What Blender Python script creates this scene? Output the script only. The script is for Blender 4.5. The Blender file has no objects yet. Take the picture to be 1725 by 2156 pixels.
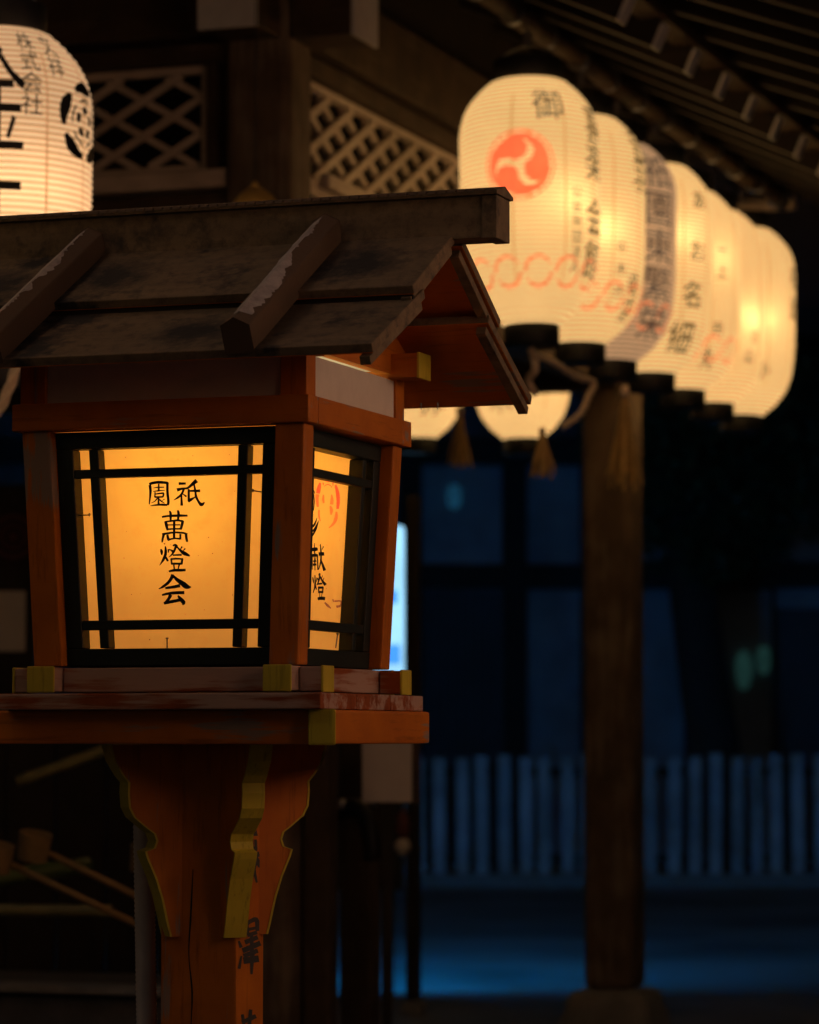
import bpy, bmesh, math, random
from mathutils import Vector, Matrix
random.seed(7)
R = math.radians
scene = bpy.context.scene
col = bpy.context.collection

# ------------------------------------------------------------------ camera
EZ = 1.2                                   # eye height above the ground
FPX, YAW, PIT = 6858.88, 0.336417, 0.0691568   # focal length in px of a 1725 px wide picture
CAM = Vector((1.94037, -4.64491, EZ))
cd = bpy.data.cameras.new('camera')
cd.sensor_fit = 'HORIZONTAL'; cd.sensor_width = 24.0; cd.lens = FPX / 1725 * 24
cd.clip_start = 0.05; cd.clip_end = 400
cd.dof.use_dof = True; cd.dof.focus_distance = 4.92; cd.dof.aperture_fstop = 4.8
cam = bpy.data.objects.new('camera', cd); col.objects.link(cam)
cam.location = CAM
cam.rotation_euler = (math.pi / 2 + PIT, 0, YAW)
scene.camera = cam

# ------------------------------------------------------------------ sky, moon, exposure
SUN_EL, SUN_AZ = R(55), R(210)
w = bpy.data.worlds.new('World'); scene.world = w; w.use_nodes = True
nt = w.node_tree; bg = nt.nodes['Background']
sky = nt.nodes.new('ShaderNodeTexSky'); sky.sky_type = 'NISHITA'; sky.sun_disc = False
sky.sun_elevation = R(-2.5); sky.sun_rotation = SUN_AZ
nt.links.new(sky.outputs[0], bg.inputs[0]); bg.inputs[1].default_value = 0.085
sl = bpy.data.lights.new('sun', 'SUN'); sl.energy = 0.03; sl.angle = R(8); sl.color = (0.66, 0.80, 1.0)
so = bpy.data.objects.new('sun', sl); col.objects.link(so)
so.rotation_euler = (R(90) - SUN_EL, 0, R(-30))
vs = scene.view_settings
vs.view_transform = 'Standard'; vs.look = 'None'; vs.exposure = 0.0; vs.gamma = 1.0; vs.use_curve_mapping = False
scene.render.engine = 'CYCLES'
cy = scene.cycles
cy.use_denoising = True
cy.use_adaptive_sampling = True; cy.adaptive_threshold = .02
try: cy.denoiser = 'OPENIMAGEDENOISE'
except Exception: pass
cy.max_bounces = 8; cy.diffuse_bounces = 4; cy.transmission_bounces = 4; cy.sample_clamp_indirect = 4.0

# ------------------------------------------------------------------ pixel helpers (a pixel gives a direction, distance comes from what it touches)
_c, _s = math.cos(YAW), math.sin(YAW)
AXR = Vector((_c, _s, 0)); _F0 = Vector((-_s, _c, 0)); _Z = Vector((0, 0, 1))
AXF = _F0 * math.cos(PIT) + _Z * math.sin(PIT); AXU = -_F0 * math.sin(PIT) + _Z * math.cos(PIT)
def ray(x, y): return AXF + AXR * ((x - 862.5) / FPX) + AXU * ((1078 - y) / FPX)
def at(x, y, D): return CAM + ray(x, y) * D
def on_plane(x, y, p, n):
    d = ray(x, y); return CAM + d * ((p - CAM).dot(n) / d.dot(n))

# ------------------------------------------------------------------ materials
MAT = {}
def newmat(name):
    m = bpy.data.materials.new(name); m.use_nodes = True; MAT[name] = m
    n = m.node_tree.nodes; return m, n, m.node_tree.links, n['Principled BSDF']
def noise(n, l, co, scale, detail=5, rough=.6):
    t = n.new('ShaderNodeTexNoise'); t.inputs['Scale'].default_value = scale
    t.inputs['Detail'].default_value = detail; t.inputs['Roughness'].default_value = rough
    l.new(co, t.inputs['Vector']); return t.outputs['Fac']
def ramp(n, l, fac, p0, p1, c0=(0, 0, 0, 1), c1=(1, 1, 1, 1)):
    r = n.new('ShaderNodeValToRGB'); e = r.color_ramp.elements
    e[0].position = p0; e[1].position = p1; e[0].color = c0; e[1].color = c1
    l.new(fac, r.inputs[0]); return r.outputs[0]
def mixc(n, l, fac, a, b):
    m = n.new('ShaderNodeMix'); m.data_type = 'RGBA'
    if isinstance(fac, float): m.inputs[0].default_value = fac
    else: l.new(fac, m.inputs[0])
    for k, v in ((6, a), (7, b)):
        if isinstance(v, tuple): m.inputs[k].default_value = (*v[:3], 1)
        else: l.new(v, m.inputs[k])
    return m.outputs[2]
def coords(n, l, scale=(1, 1, 1), rnd=True):
    tc = n.new('ShaderNodeTexCoord'); mp = n.new('ShaderNodeMapping'); mp.inputs['Scale'].default_value = scale
    l.new(tc.outputs['Object'], mp.inputs[0])
    if rnd:
        oi = n.new('ShaderNodeObjectInfo'); ad = n.new('ShaderNodeVectorMath'); ad.operation = 'MULTIPLY_ADD'
        cx = n.new('ShaderNodeCombineXYZ'); l.new(oi.outputs['Random'], cx.inputs[0]); l.new(oi.outputs['Random'], cx.inputs[1]); l.new(oi.outputs['Random'], cx.inputs[2])
        l.new(cx.outputs[0], ad.inputs[0]); ad.inputs[1].default_value = (13, 7, 17); l.new(mp.outputs[0], ad.inputs[2])
        return tc.outputs['Object'], ad.outputs[0]
    return tc.outputs['Object'], mp.outputs[0]
def bump(n, l, h, bs, strength=.3, dist=.003):
    b = n.new('ShaderNodeBump'); b.inputs['Strength'].default_value = strength; b.inputs['Distance'].default_value = dist
    l.new(h, b.inputs['Height']); l.new(b.outputs[0], bs.inputs['Normal'])
GR = {'x': (3, 40, 40), 'y': (40, 3, 40), 'z': (40, 40, 3)}
def painted(name, axis, c, dark, wood, chip=(.62, .70), rough=.55, bmp=.25):
    """paint over grained wood, flaking along the grain"""
    m, n, l, b = newmat(name)
    raw, st = coords(n, l, GR[axis])
    g = noise(n, l, st, 1.0, 6, .65)
    pal = noise(n, l, raw, 9, 4, .6)
    base = mixc(n, l, ramp(n, l, pal, .3, .72), c, dark)
    fine = noise(n, l, st, 2.6, 4, .7)
    base = mixc(n, l, ramp(n, l, fine, .55, .8), base, tuple(x * .55 for x in dark))
    sp = n.new('ShaderNodeTexNoise'); sp.inputs['Scale'].default_value = 6; l.new(raw, sp.inputs['Vector'])
    mx = n.new('ShaderNodeMath'); mx.operation = 'MULTIPLY_ADD'; l.new(g, mx.inputs[0]); mx.inputs[1].default_value = .62
    ml = n.new('ShaderNodeMath'); ml.operation = 'MULTIPLY'; l.new(sp.outputs['Fac'], ml.inputs[0]); ml.inputs[1].default_value = .5
    l.new(ml.outputs[0], mx.inputs[2])
    chipf = ramp(n, l, mx.outputs[0], *chip)
    out = mixc(n, l, chipf, base, wood)
    l.new(out, b.inputs['Base Color']); b.inputs['Roughness'].default_value = rough
    b.inputs['Specular IOR Level'].default_value = .3
    bump(n, l, mx.outputs[0], b, bmp)
    return m
VER, VERD, BARE = (.60, .185, .012), (.44, .120, .010), (.30, .22, .18)
for ax in 'xyz':
    painted('vermilion_' + ax, ax, VER, VERD, BARE, (.655, .69))
    painted('worn_vermilion_' + ax, ax, (.36, .09, .02), (.20, .045, .012), (.42, .29, .24), (.50, .575), .7, .6)
    painted('yellow_' + ax, ax, (.62, .52, .05), (.48, .38, .03), (.2, .13, .05), (.68, .74))
    painted('dark_green_' + ax, ax, (.016, .026, .024), (.008, .014, .014), (.05, .06, .05), (.66, .76), .5)
    painted('old_wood_' + ax, ax, (.080, .050, .028), (.042, .026, .015), (.11, .08, .055), (.6, .8), .75, .4)
    painted('pale_wood_' + ax, ax, (.58, .48, .40), (.42, .34, .27), (.58, .5, .42), (.6, .8), .7, .3)
    painted('dark_wood_' + ax, ax, (.028, .019, .013), (.014, .010, .007), (.045, .033, .024), (.6, .8), .7, .3)
painted('pillar_wood', 'z', (.16, .11, .07), (.08, .055, .035), (.22, .17, .12), (.56, .72), .75, .5)
def roofmat():
    m, n, l, b = newmat('roof_board')
    raw, st = coords(n, l, (2, 26, 26))
    g = noise(n, l, st, 1.2, 6, .7); f = noise(n, l, raw, 42, 6, .75); big = noise(n, l, raw, 7.5, 5, .65)
    a = mixc(n, l, ramp(n, l, g, .3, .75), (.22, .165, .10), (.135, .10, .062))
    a = mixc(n, l, ramp(n, l, f, .45, .72), a, (.085, .062, .042))
    a = mixc(n, l, ramp(n, l, big, .54, .64), a, (.022, .022, .024))
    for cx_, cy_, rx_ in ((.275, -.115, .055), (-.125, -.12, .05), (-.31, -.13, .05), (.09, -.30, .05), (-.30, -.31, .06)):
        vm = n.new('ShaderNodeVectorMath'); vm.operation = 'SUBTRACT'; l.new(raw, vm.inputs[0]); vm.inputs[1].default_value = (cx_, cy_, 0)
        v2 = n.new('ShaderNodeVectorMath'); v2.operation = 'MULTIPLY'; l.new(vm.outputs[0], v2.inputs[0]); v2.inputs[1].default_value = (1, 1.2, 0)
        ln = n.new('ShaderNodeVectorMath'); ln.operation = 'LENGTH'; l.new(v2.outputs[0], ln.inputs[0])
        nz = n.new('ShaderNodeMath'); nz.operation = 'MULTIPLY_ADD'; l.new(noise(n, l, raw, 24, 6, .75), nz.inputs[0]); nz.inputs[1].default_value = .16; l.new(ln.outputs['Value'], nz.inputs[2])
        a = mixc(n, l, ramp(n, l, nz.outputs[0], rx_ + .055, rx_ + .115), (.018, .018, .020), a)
    l.new(a, b.inputs['Base Color']); b.inputs['Roughness'].default_value = .85
    bump(n, l, f, b, .5, .003)
    return m
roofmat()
def battenmat():
    m, n, l, b = newmat('weathered_batten')
    raw, st = coords(n, l, (14, 30, 30))
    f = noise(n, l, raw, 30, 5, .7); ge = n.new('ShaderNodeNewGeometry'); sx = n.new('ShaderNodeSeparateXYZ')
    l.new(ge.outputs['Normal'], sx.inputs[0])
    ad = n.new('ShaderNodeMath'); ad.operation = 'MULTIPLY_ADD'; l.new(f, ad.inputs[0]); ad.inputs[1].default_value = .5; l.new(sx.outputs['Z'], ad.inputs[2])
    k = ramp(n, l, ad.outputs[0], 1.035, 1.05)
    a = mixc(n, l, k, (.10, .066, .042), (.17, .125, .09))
    l.new(a, b.inputs['Base Color']); b.inputs['Roughness'].default_value = .8; bump(n, l, f, b, .4)
battenmat()
def plain(name, c, rough=.6, var=.35, scale=12, metal=0, bmp=.2):
    m, n, l, b = newmat(name)
    raw, st = coords(n, l)
    f = noise(n, l, st, scale, 5, .65)
    l.new(mixc(n, l, ramp(n, l, f, .3, .75), c, tuple(x * (1 - var) for x in c)), b.inputs['Base Color'])
    b.inputs['Roughness'].default_value = rough; b.inputs['Metallic'].default_value = metal
    bump(n, l, f, b, bmp, .004)
    return m
plain('white_panel', (.72, .68, .62), .8, .12, 30, 0, .05)
plain('bare_grey', (.46, .43, .43), .85, .5, 45, 0, .5)
plain('ink', (.006, .006, .008), .6, .3, 60, 0, .0)
plain('grey_ink', (.05, .05, .055), .7, .3, 60, 0, 0)
plain('black_lacquer', (.005, .005, .006), .6, .3, 20)
plain('conduit_plastic', (.62, .56, .54), .55, .25, 14)
plain('gold_metal', (.75, .50, .14), .4, .3, 15, .15)
plain('painted_tip', (.62, .62, .62), .7, .2, 20)
plain('stone', (.23, .22, .20), .85, .4, 18, 0, .5)
plain('dark_stone', (.09, .09, .09), .8, .5, 14, 0, .5)
plain('rope', (.85, .68, .48), .85, .3, 60, 0, .6)
plain('ladle_wood', (.26, .155, .05), .7, .3, 30, 0, .3)
plain('straw', (.80, .55, .20), .8, .45, 30, 0, .4)
plain('bamboo', (.24, .21, .07), .5, .4, 9, 0, .1)
plain('green_bamboo', (.10, .14, .035), .45, .4, 9, 0, .1)
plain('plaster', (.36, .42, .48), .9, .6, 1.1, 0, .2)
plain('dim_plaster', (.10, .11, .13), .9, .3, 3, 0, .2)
plain('roof_tile', (.03, .032, .036), .6, .4, 6)
plain('picket_paint', (.50, .52, .52), .7, .75, 2.2, 0, .2)
plain('bark', (.045, .035, .028), .9, .5, 14, 0, .8)
plain('leaf', (.045, .075, .03), .6, .5, 3, 0, 0)
plain('notice_white', (.62, .56, .48), .6, .12, 10, 0, .05)
plain('red_plastic', (.14, .03, .02), .5, .2, 10)
plain('dull_red', (.10, .02, .015), .7, .3, 10)
plain('steel', (.35, .35, .36), .35, .3, 15, .9)
def groundmat():
    m, n, l, b = newmat('ground_gravel')
    raw, st = coords(n, l, rnd=False)
    f = noise(n, l, raw, 55, 6, .7); g = noise(n, l, raw, .6, 4, .6)
    a = mixc(n, l, ramp(n, l, f, .3, .7), (.20, .195, .19), (.09, .088, .085))
    a = mixc(n, l, ramp(n, l, g, .45, .62), a, (.07, .068, .066))
    l.new(a, b.inputs['Base Color']); b.inputs['Roughness'].default_value = .6; bump(n, l, f, b, .6, .01)
groundmat()
def glow(name, c, strength, var=.0, scale=6, trans=.0):
    """a sheet that gives off light, optionally also passing the light of a bulb behind it"""
    m, n, l, b = newmat(name)
    out = n['Material Output']
    raw, st = coords(n, l)
    f = noise(n, l, st, scale, 4, .6)
    colr = mixc(n, l, ramp(n, l, f, .35, .75), c, tuple(x * (1 - var) for x in c))
    em = n.new('ShaderNodeEmission'); l.new(colr, em.inputs[0]); em.inputs[1].default_value = strength
    tr = n.new('ShaderNodeBsdfTranslucent'); l.new(colr, tr.inputs[0])
    df = n.new('ShaderNodeBsdfDiffuse'); l.new(colr, df.inputs[0])
    m1 = n.new('ShaderNodeMixShader'); m1.inputs[0].default_value = .3
    l.new(tr.outputs[0], m1.inputs[1]); l.new(df.outputs[0], m1.inputs[2])
    ad = n.new('ShaderNodeAddShader'); l.new(m1.outputs[0], ad.inputs[0]); l.new(em.outputs[0], ad.inputs[1])
    l.new(ad.outputs[0], out.inputs['Surface'])
    return m
glow('lantern_paper', (1.0, .715, .33), .66, .10, 5)
glow('lantern_hoop', (.60, .38, .14), .37, .1, 5)
glow('pale_paper', (1.0, .72, .45), .36, .12, 5)
glow('pale_hoop', (.66, .44, .24), .2, .1, 5)
glow('grey_paper', (.84, .58, .34), .36, .12, 5)
glow('lantern_ink', (.016, .013, .012), .3, .3, 60)
glow('lantern_grey_ink', (.10, .08, .065), .36, .35, 60)
glow('grey_hoop', (.5, .33, .18), .2, .1, 5)
glow('red_print', (1.0, .17, .06), .42, .35, 40)
glow('faded_chain', (1.0, .34, .14), .44, .3, 30)
glow('crest_print', (1.0, .19, .085), .45, -.35, 9)
glow('faded_red_print', (1.0, .26, .06), .40, .25, 30)
glow('stamp_print', (.45, .18, .07), .3, .35, 60)
glow('cool_panel', (.42, .72, .90), .85, .35, 3)
glow('cool_fill', (.006, .38, .82), 14.0, 0, 3)
glow('blue_print', (.10, .38, .75), .55, .2, 3)
glow('fill_paper', (1.0, .64, .44), 4.2, .1, 5)  # stronger glow for the added right-hand lanterns out of view
glow('high_fill_paper', (1.0, .68, .48), 2.2, .1, 5)  # stronger glow for the added high lanterns out of view
glow('far_window', (.16, .46, .42), .055, .6, 4)
glow('far_blue_window', (.03, .18, .32), .22, .4, 4)
def standpaper():
    m, n, l, b = newmat('stand_paper')
    out = n['Material Output']
    raw, st = coords(n, l, rnd=False)
    f = noise(n, l, raw, 30, 6, .7); g = noise(n, l, raw, 5, 3, .5)
    c = mixc(n, l, ramp(n, l, f, .5, .85), (1.0, .64, .20), (.86, .52, .15))
    c = mixc(n, l, ramp(n, l, g, .35, .8), c, (.94, .57, .165))
    sp = noise(n, l, raw, 160, 2, .5)
    c = mixc(n, l, ramp(n, l, sp, .745, .77), c, (.35, .14, .03))
    em = n.new('ShaderNodeEmission'); l.new(c, em.inputs[0]); em.inputs[1].default_value = .10
    tr = n.new('ShaderNodeBsdfTranslucent'); l.new(c, tr.inputs[0])
    df = n.new('ShaderNodeBsdfDiffuse'); l.new(c, df.inputs[0])
    m1 = n.new('ShaderNodeMixShader'); m1.inputs[0].default_value = .3
    l.new(tr.outputs[0], m1.inputs[1]); l.new(df.outputs[0], m1.inputs[2])
    ad = n.new('ShaderNodeAddShader'); l.new(m1.outputs[0], ad.inputs[0]); l.new(em.outputs[0], ad.inputs[1])
    l.new(ad.outputs[0], out.inputs['Surface'])
standpaper()

# ------------------------------------------------------------------ mesh helpers
def tag(o, label=None, cat=None, group=None, kind=None):
    if label: o['label'] = label
    if cat: o['category'] = cat
    if group: o['group'] = group
    if kind: o['kind'] = kind
    return o
def wloc(o):
    v = Vector((0, 0, 0))
    while o is not None: v += o.location; o = o.parent
    return v
def thing(name, loc, label, cat, group=None):
    o = bpy.data.objects.new(name, None); col.objects.link(o); o.location = loc; o.empty_display_size = .1
    return tag(o, label, cat, group)
def link(name, me, mats, parent=None, loc=None):
    o = bpy.data.objects.new(name, me); col.objects.link(o)
    if not me.materials:
        for m in (mats if isinstance(mats, (list, tuple)) else [mats]): me.materials.append(MAT[m])
    if parent is not None: o.parent = parent
    if loc is not None: o.location = Vector(loc) - (wloc(parent) if parent else Vector())
    return o
def frombm(name, bm, mats, parent=None, smooth=False):
    """bm is in world space; the object keeps its parent's origin"""
    off = wloc(parent) if parent is not None else Vector()
    bmesh.ops.recalc_face_normals(bm, faces=bm.faces)
    if smooth:
        for f in bm.faces: f.smooth = True
    bm.transform(Matrix.Translation(-off))
    me = bpy.data.meshes.new(name); bm.to_mesh(me); bm.free()
    return link(name, me, mats, parent)
def hexa(bm, p, bev=0.0, seg=2):
    """p: 8 points, bottom ring then top ring"""
    b2 = bmesh.new(); v = [b2.verts.new(q) for q in p]
    for f in ((3, 2, 1, 0), (4, 5, 6, 7), (0, 1, 5, 4), (1, 2, 6, 5), (2, 3, 7, 6), (3, 0, 4, 7)): b2.faces.new([v[i] for i in f])
    if bev: bmesh.ops.bevel(b2, geom=b2.edges[:], offset=bev, segments=seg, affect='EDGES', profile=.6)
    me = bpy.data.meshes.new('tmp'); b2.to_mesh(me); b2.free(); bm.from_mesh(me); bpy.data.meshes.remove(me)
def boxp(x0, x1, y0, y1, z0, z1):
    return [(x0, y0, z0), (x1, y0, z0), (x1, y1, z0), (x0, y1, z0), (x0, y0, z1), (x1, y0, z1), (x1, y1, z1), (x0, y1, z1)]
def box(name, x0, x1, y0, y1, z0, z1, mat, parent=None, bev=.002):
    """z measured from eye level"""
    bm = bmesh.new(); hexa(bm, boxp(x0, x1, y0, y1, z0 + EZ, z1 + EZ), bev)
    return frombm(name, bm, mat, parent)
def bar(bm, a, b, wd, th, up=Vector((0, 0, 1)), bev=0):
    """a straight bar from a to b, wd across, th along up"""
    a, b = Vector(a), Vector(b); d = (b - a).normalized(); s = d.cross(up).normalized(); u = s.cross(d)
    s *= wd / 2; u *= th / 2
    hexa(bm, [a - s - u, a + s - u, b + s - u, b - s - u, a - s + u, a + s + u, b + s + u, b - s + u], bev)
def tube(bm, pts, rads, seg=12, cap=True):
    pts = [Vector(p) for p in pts]; rings = []
    if not isinstance(rads, (list, tuple)): rads = [rads] * len(pts)
    prev = None
    for i, p in enumerate(pts):
        d = (pts[min(i + 1, len(pts) - 1)] - pts[max(i - 1, 0)]).normalized()
        ref = prev if prev else (Vector((0, 0, 1)) if abs(d.z) < .9 else Vector((1, 0, 0)))
        s = d.cross(ref).normalized() if not prev else (ref - d * ref.dot(d)).normalized()
        prev = s; u = d.cross(s)
        rings.append([bm.verts.new(p + (s * math.cos(t * 2 * math.pi / seg) + u * math.sin(t * 2 * math.pi / seg)) * rads[i]) for t in range(seg)])
    for a, b in zip(rings, rings[1:]):
        for k in range(seg): bm.faces.new((a[k], a[(k + 1) % seg], b[(k + 1) % seg], b[k]))
    if cap: bm.faces.new(rings[0][::-1]); bm.faces.new(rings[-1])
def lathe(bm, prof, c, seg=24, caps=True):
    c = Vector(c); rings = []
    for r, z in prof: rings.append([bm.verts.new(c + Vector((r * math.cos(2 * math.pi * k / seg), r * math.sin(2 * math.pi * k / seg), z))) for k in range(seg)])
    for a, b in zip(rings, rings[1:]):
        for k in range(seg): bm.faces.new((a[k], a[(k + 1) % seg], b[(k + 1) % seg], b[k]))
    if caps: bm.faces.new(rings[0][::-1]); bm.faces.new(rings[-1])
def spline(pts, n=6):
    """Catmull-Rom through tuples of any length"""
    out = []
    P = [pts[0]] + list(pts) + [pts[-1]]
    for i in range(1, len(P) - 2):
        for k in range(n):
            t = k / n; q = []
            for a, b, c, d in zip(P[i - 1], P[i], P[i + 1], P[i + 2]):
                q.append(.5 * (2 * b + (c - a) * t + (2 * a - 5 * b + 4 * c - d) * t * t + (3 * b - a - 3 * c + d) * t ** 3))
            out.append(tuple(q))
    out.append(tuple(pts[-1])); return out
def brush(strokes):
    """brush strokes in flat coordinates -> list of outline polygons; each stroke = (points, width or widths)"""
    polys = []
    for pts, wd in strokes:
        if not isinstance(wd, (list, tuple)): wd = [wd] * len(pts)
        if len(wd) < len(pts): wd = [wd[0] + (wd[-1] - wd[0]) * i / (len(pts) - 1) for i in range(len(pts))]
        sp = spline([(p[0], p[1], q) for p, q in zip(pts, wd)], 5 if len(pts) > 2 else 6)
        L, Rr = [], []
        for i, (x, y, q) in enumerate(sp):
            a = sp[max(i - 1, 0)]; b = sp[min(i + 1, len(sp) - 1)]
            dx, dy = b[0] - a[0], b[1] - a[1]; h = math.hypot(dx, dy) or 1; nx, ny = -dy / h, dx / h
            h1 = q / 2 * (1.12 + random.uniform(-.07, .07)); h2 = q / 2 * (1.12 + random.uniform(-.07, .07))
            L.append((x + nx * h1, y + ny * h1)); Rr.append((x - nx * h2, y - ny * h2))
        polys.append((L, Rr))
    return polys
def brush_mesh(bm, strokes, proj, lift=lambda i: 0):
    for i, (L, Rr) in enumerate(brush(strokes)):
        a = [bm.verts.new(proj(x, y, lift(i))) for x, y in L]; b = [bm.verts.new(proj(x, y, lift(i))) for x, y in Rr]
        for k in range(len(a) - 1):
            try: bm.faces.new((a[k], a[k + 1], b[k + 1], b[k]))
            except ValueError: pass

# ------------------------------------------------------------------ ground
bm = bmesh.new(); s = 150
vv = [bm.verts.new((x, y, 0)) for x, y in ((-s, -s), (s, -s), (s, s), (-s, s))]; bm.faces.new(vv)
tag(frombm('ground', bm, 'ground_gravel'), kind='structure')

# ================================================================== the wooden lantern on its post
stand = thing('wooden_lantern', (0, 0, 0), 'vermilion wooden lantern on a post with gabled roof and lit orange paper windows', 'lantern')
A0, A1, B0, B1, ZB, ZT = .213, .2285, .2005, .2165, .1065, .4600
def aw(z): return A0 + (A1 - A0) * (z - ZB) / (ZT - ZB)
def bw(z): return B0 + (B1 - B0) * (z - ZB) / (ZT - ZB)
def face(k, u, z, d):
    """point on wall face k (0 front, 1 right, 2 back, 3 left), u along it, d inward"""
    if k == 0: return Vector((u, -(bw(z) - d), z + EZ))
    if k == 1: return Vector((aw(z) - d, u, z + EZ))
    if k == 2: return Vector((-u, bw(z) - d, z + EZ))
    return Vector((-(aw(z) - d), -u, z + EZ))
def wallpiece(name, k, u00, u01, u10, u11, z0, z1, d0, d1, mat, parent, bev=.0012):
    bm = bmesh.new()
    hexa(bm, [face(k, u00, z0, d0), face(k, u01, z0, d0), face(k, u01, z0, d1), face(k, u00, z0, d1),
              face(k, u10, z1, d0), face(k, u11, z1, d0), face(k, u11, z1, d1), face(k, u10, z1, d1)], bev, 1)
    return frombm(name, bm, mat, parent)
# post, with a drying crack cut in its front
PX, PY = .0625, .0555
POX = -.004
bm = bmesh.new()
hexa(bm, boxp(POX - PX, POX + PX, -PY, PY, 0, EZ + .042), .004)
post = frombm('post', bm, 'vermilion_z', stand)
def crack(pts, parent, plane_p, plane_n, wd=3.2):
    bm = bmesh.new()
    brush_mesh(bm, [(pts, [1.0, wd, wd * .5, wd, 1.2][:len(pts)])], lambda x, y, q: on_plane(x, y, plane_p, plane_n) + plane_n * .0006)
    return frombm('crack', bm, 'ink', parent)
FRONT = Vector((0, -1, 0)); RIGHT = Vector((1, 0, 0))
crack([(407, 1830), (402, 1930), (398, 2010), (405, 2090), (402, 2170)], post, Vector((0, -PY, 0)), FRONT)
# diagonal scroll brackets under the four corners
BR = [(1515, 65), (1490, 150), (1440, 235), (1405, 280), (1408, 340), (1400, 430), (1370, 490), (1290, 560), (1250, 590), (1235, 635), (1250, 680), (1302, 698), (1290, 740), (1240, 860), (1200, 990), (1165, 1150), (1147, 1220)]
prof = []
NP = Vector((1, -1, 0)).normalized()
for zx, zy in BR:
    p = on_plane((200 + zx / 2.464) / 1.18725, (1840 + zy / 2.464) / 1.18725, Vector((.012, -.012, 0)), NP)
    prof.append((math.hypot(p.x, p.y) , p.z))
prof[0] = (prof[0][0], EZ - .0105)
def bracket(dx, dy):
    d = Vector((dx, dy, 0)).normalized(); n = Vector((-d.y, d.x, 0)); t = .017
    def plate(poly, th, name, mat, parent):
        bm = bmesh.new()
        a = [bm.verts.new(d * r + n * th + Vector((0, 0, z))) for r, z in poly]; b = [bm.verts.new(d * r - n * th + Vector((0, 0, z))) for r, z in poly]
        bm.faces.new(a); bm.faces.new(b[::-1])
        for k in range(len(a)): bm.faces.new((a[k], a[(k + 1) % len(a)], b[(k + 1) % len(a)], b[k]))
        return frombm(name, bm, mat, parent)
    br = plate([(.05, prof[0][1])] + [(r - .002, z) for r, z in prof] + [(.05, prof[-1][1])], t, 'bracket', 'vermilion_z', stand)
    bm = bmesh.new(); th = t + .0012
    for (r0, z0), (r1, z1) in zip(prof, prof[1:]):
        q = []
        for r, z in ((r0, z0), (r1, z1)):
            q.append([d * (r + .001) + n * th + Vector((0, 0, z)), d * (r + .001) - n * th + Vector((0, 0, z)), d * (r - .0024) + n * th + Vector((0, 0, z)), d * (r - .0024) - n * th + Vector((0, 0, z))])
        A, B = [[bm.verts.new(p) for p in e] for e in q]
        for i, j in ((0, 1), (1, 3), (3, 2), (2, 0)): bm.faces.new((A[i], A[j], B[j], B[i]))
        bm.faces.new((A[0], A[1], A[3], A[2])); bm.faces.new((B[0], B[1], B[3], B[2]))
    frombm('painted_edge', bm, 'yellow_z', br)
for dx, dy in ((-1, -1), (1, -1), (1, 1), (-1, 1)): bracket(dx, dy)
# lower beam frame, plank, sill frame
def beam(name, x0, x1, y0, y1, z0, z1, axis, mat, parent=stand, bev=.004, ends=(), em='yellow_'):
    b = box(name, x0, x1, y0, y1, z0, z1, mat + axis, parent, bev)
    e = .003
    for side in ends:
        g = dict(x0=x0 - .0015, x1=x1 + .0015, y0=y0 - .0015, y1=y1 + .0015, z0=z0 - .0015, z1=z1 + .0015)
        if side == '-y': g['y1'] = y0 + e; g['y0'] = y0 - .0015
        if side == '+y': g['y0'] = y1 - e; g['y1'] = y1 + .0015
        if side == '+x': g['x0'] = x1 - e; g['x1'] = x1 + .0015
        if side == '-x': g['x1'] = x0 + e; g['x0'] = x0 - .0015
        box('painted_end', g['x0'], g['x1'], g['y0'], g['y1'], g['z0'], g['z1'], em + ('z' if axis != 'z' else 'x'), b, bev * .75)
    return b
beam('lower_beam', .2365, .2754, -.214, .214, -.0095, .0405, 'y', 'vermilion_', ends=('-y',), bev=.005)
beam('lower_beam', -.2754, -.2365, -.1550, .155, -.0095, .0405, 'y', 'vermilion_', bev=.004)
beam('lower_beam', -.3050, .2360, -.196, -.156, -.0095, .0405, 'x', 'vermilion_', bev=.003)
beam('lower_beam', -.3050, .2360, .156, .196, -.0095, .0405, 'x', 'vermilion_', bev=.003)
beam('lower_beam', -.2360, .2360, -.022, .022, -.0085, .0400, 'x', 'vermilion_', bev=.003)
# base plank in three boards
for y0, y1 in ((-.2284, -.0765), (-.0750, .0755), (.0770, .2284)):
    beam('base_plank', -.2593, .2593, y0, y1, .0415, .0655, 'x', 'worn_vermilion_', bev=.0025)
for sx in (-1, 1):
    x0, x1 = (.1690, .2110) if sx > 0 else (-.2110, -.1690)
    beam('sill_beam', x0, x1, -.2245, .2245, .0685, .1050, 'y', 'worn_vermilion_', ends=('-y', '+y'), bev=.003)
for sy in (-1, 1):
    y0, y1 = (.152, .194) if sy > 0 else (-.194, -.152)
    for x0, x1, e in ((-.250, -.2125, ('-x',)), (-.1675, .1675, ()), (.2125, .2500, ('+x',))):
        beam('sill_beam', x0, x1, y0, y1, .0680, .1040, 'x', 'worn_vermilion_', ends=e, bev=.0025)
# corner posts
for sx in (-1, 1):
    for sy in (-1, 1):
        bm = bmesh.new(); q = []
        for z in (ZB, ZT):
            xo, yo = sx * aw(z), sy * bw(z); xi, yi = xo - sx * .046, yo - sy * .041
            q += [(min(xo, xi), min(yo, yi), z + EZ), (max(xo, xi), min(yo, yi), z + EZ), (max(xo, xi), max(yo, yi), z + EZ), (min(xo, xi), max(yo, yi), z + EZ)]
        hexa(bm, q, .003)
        frombm('corner_post', bm, 'vermilion_z', stand)
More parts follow.
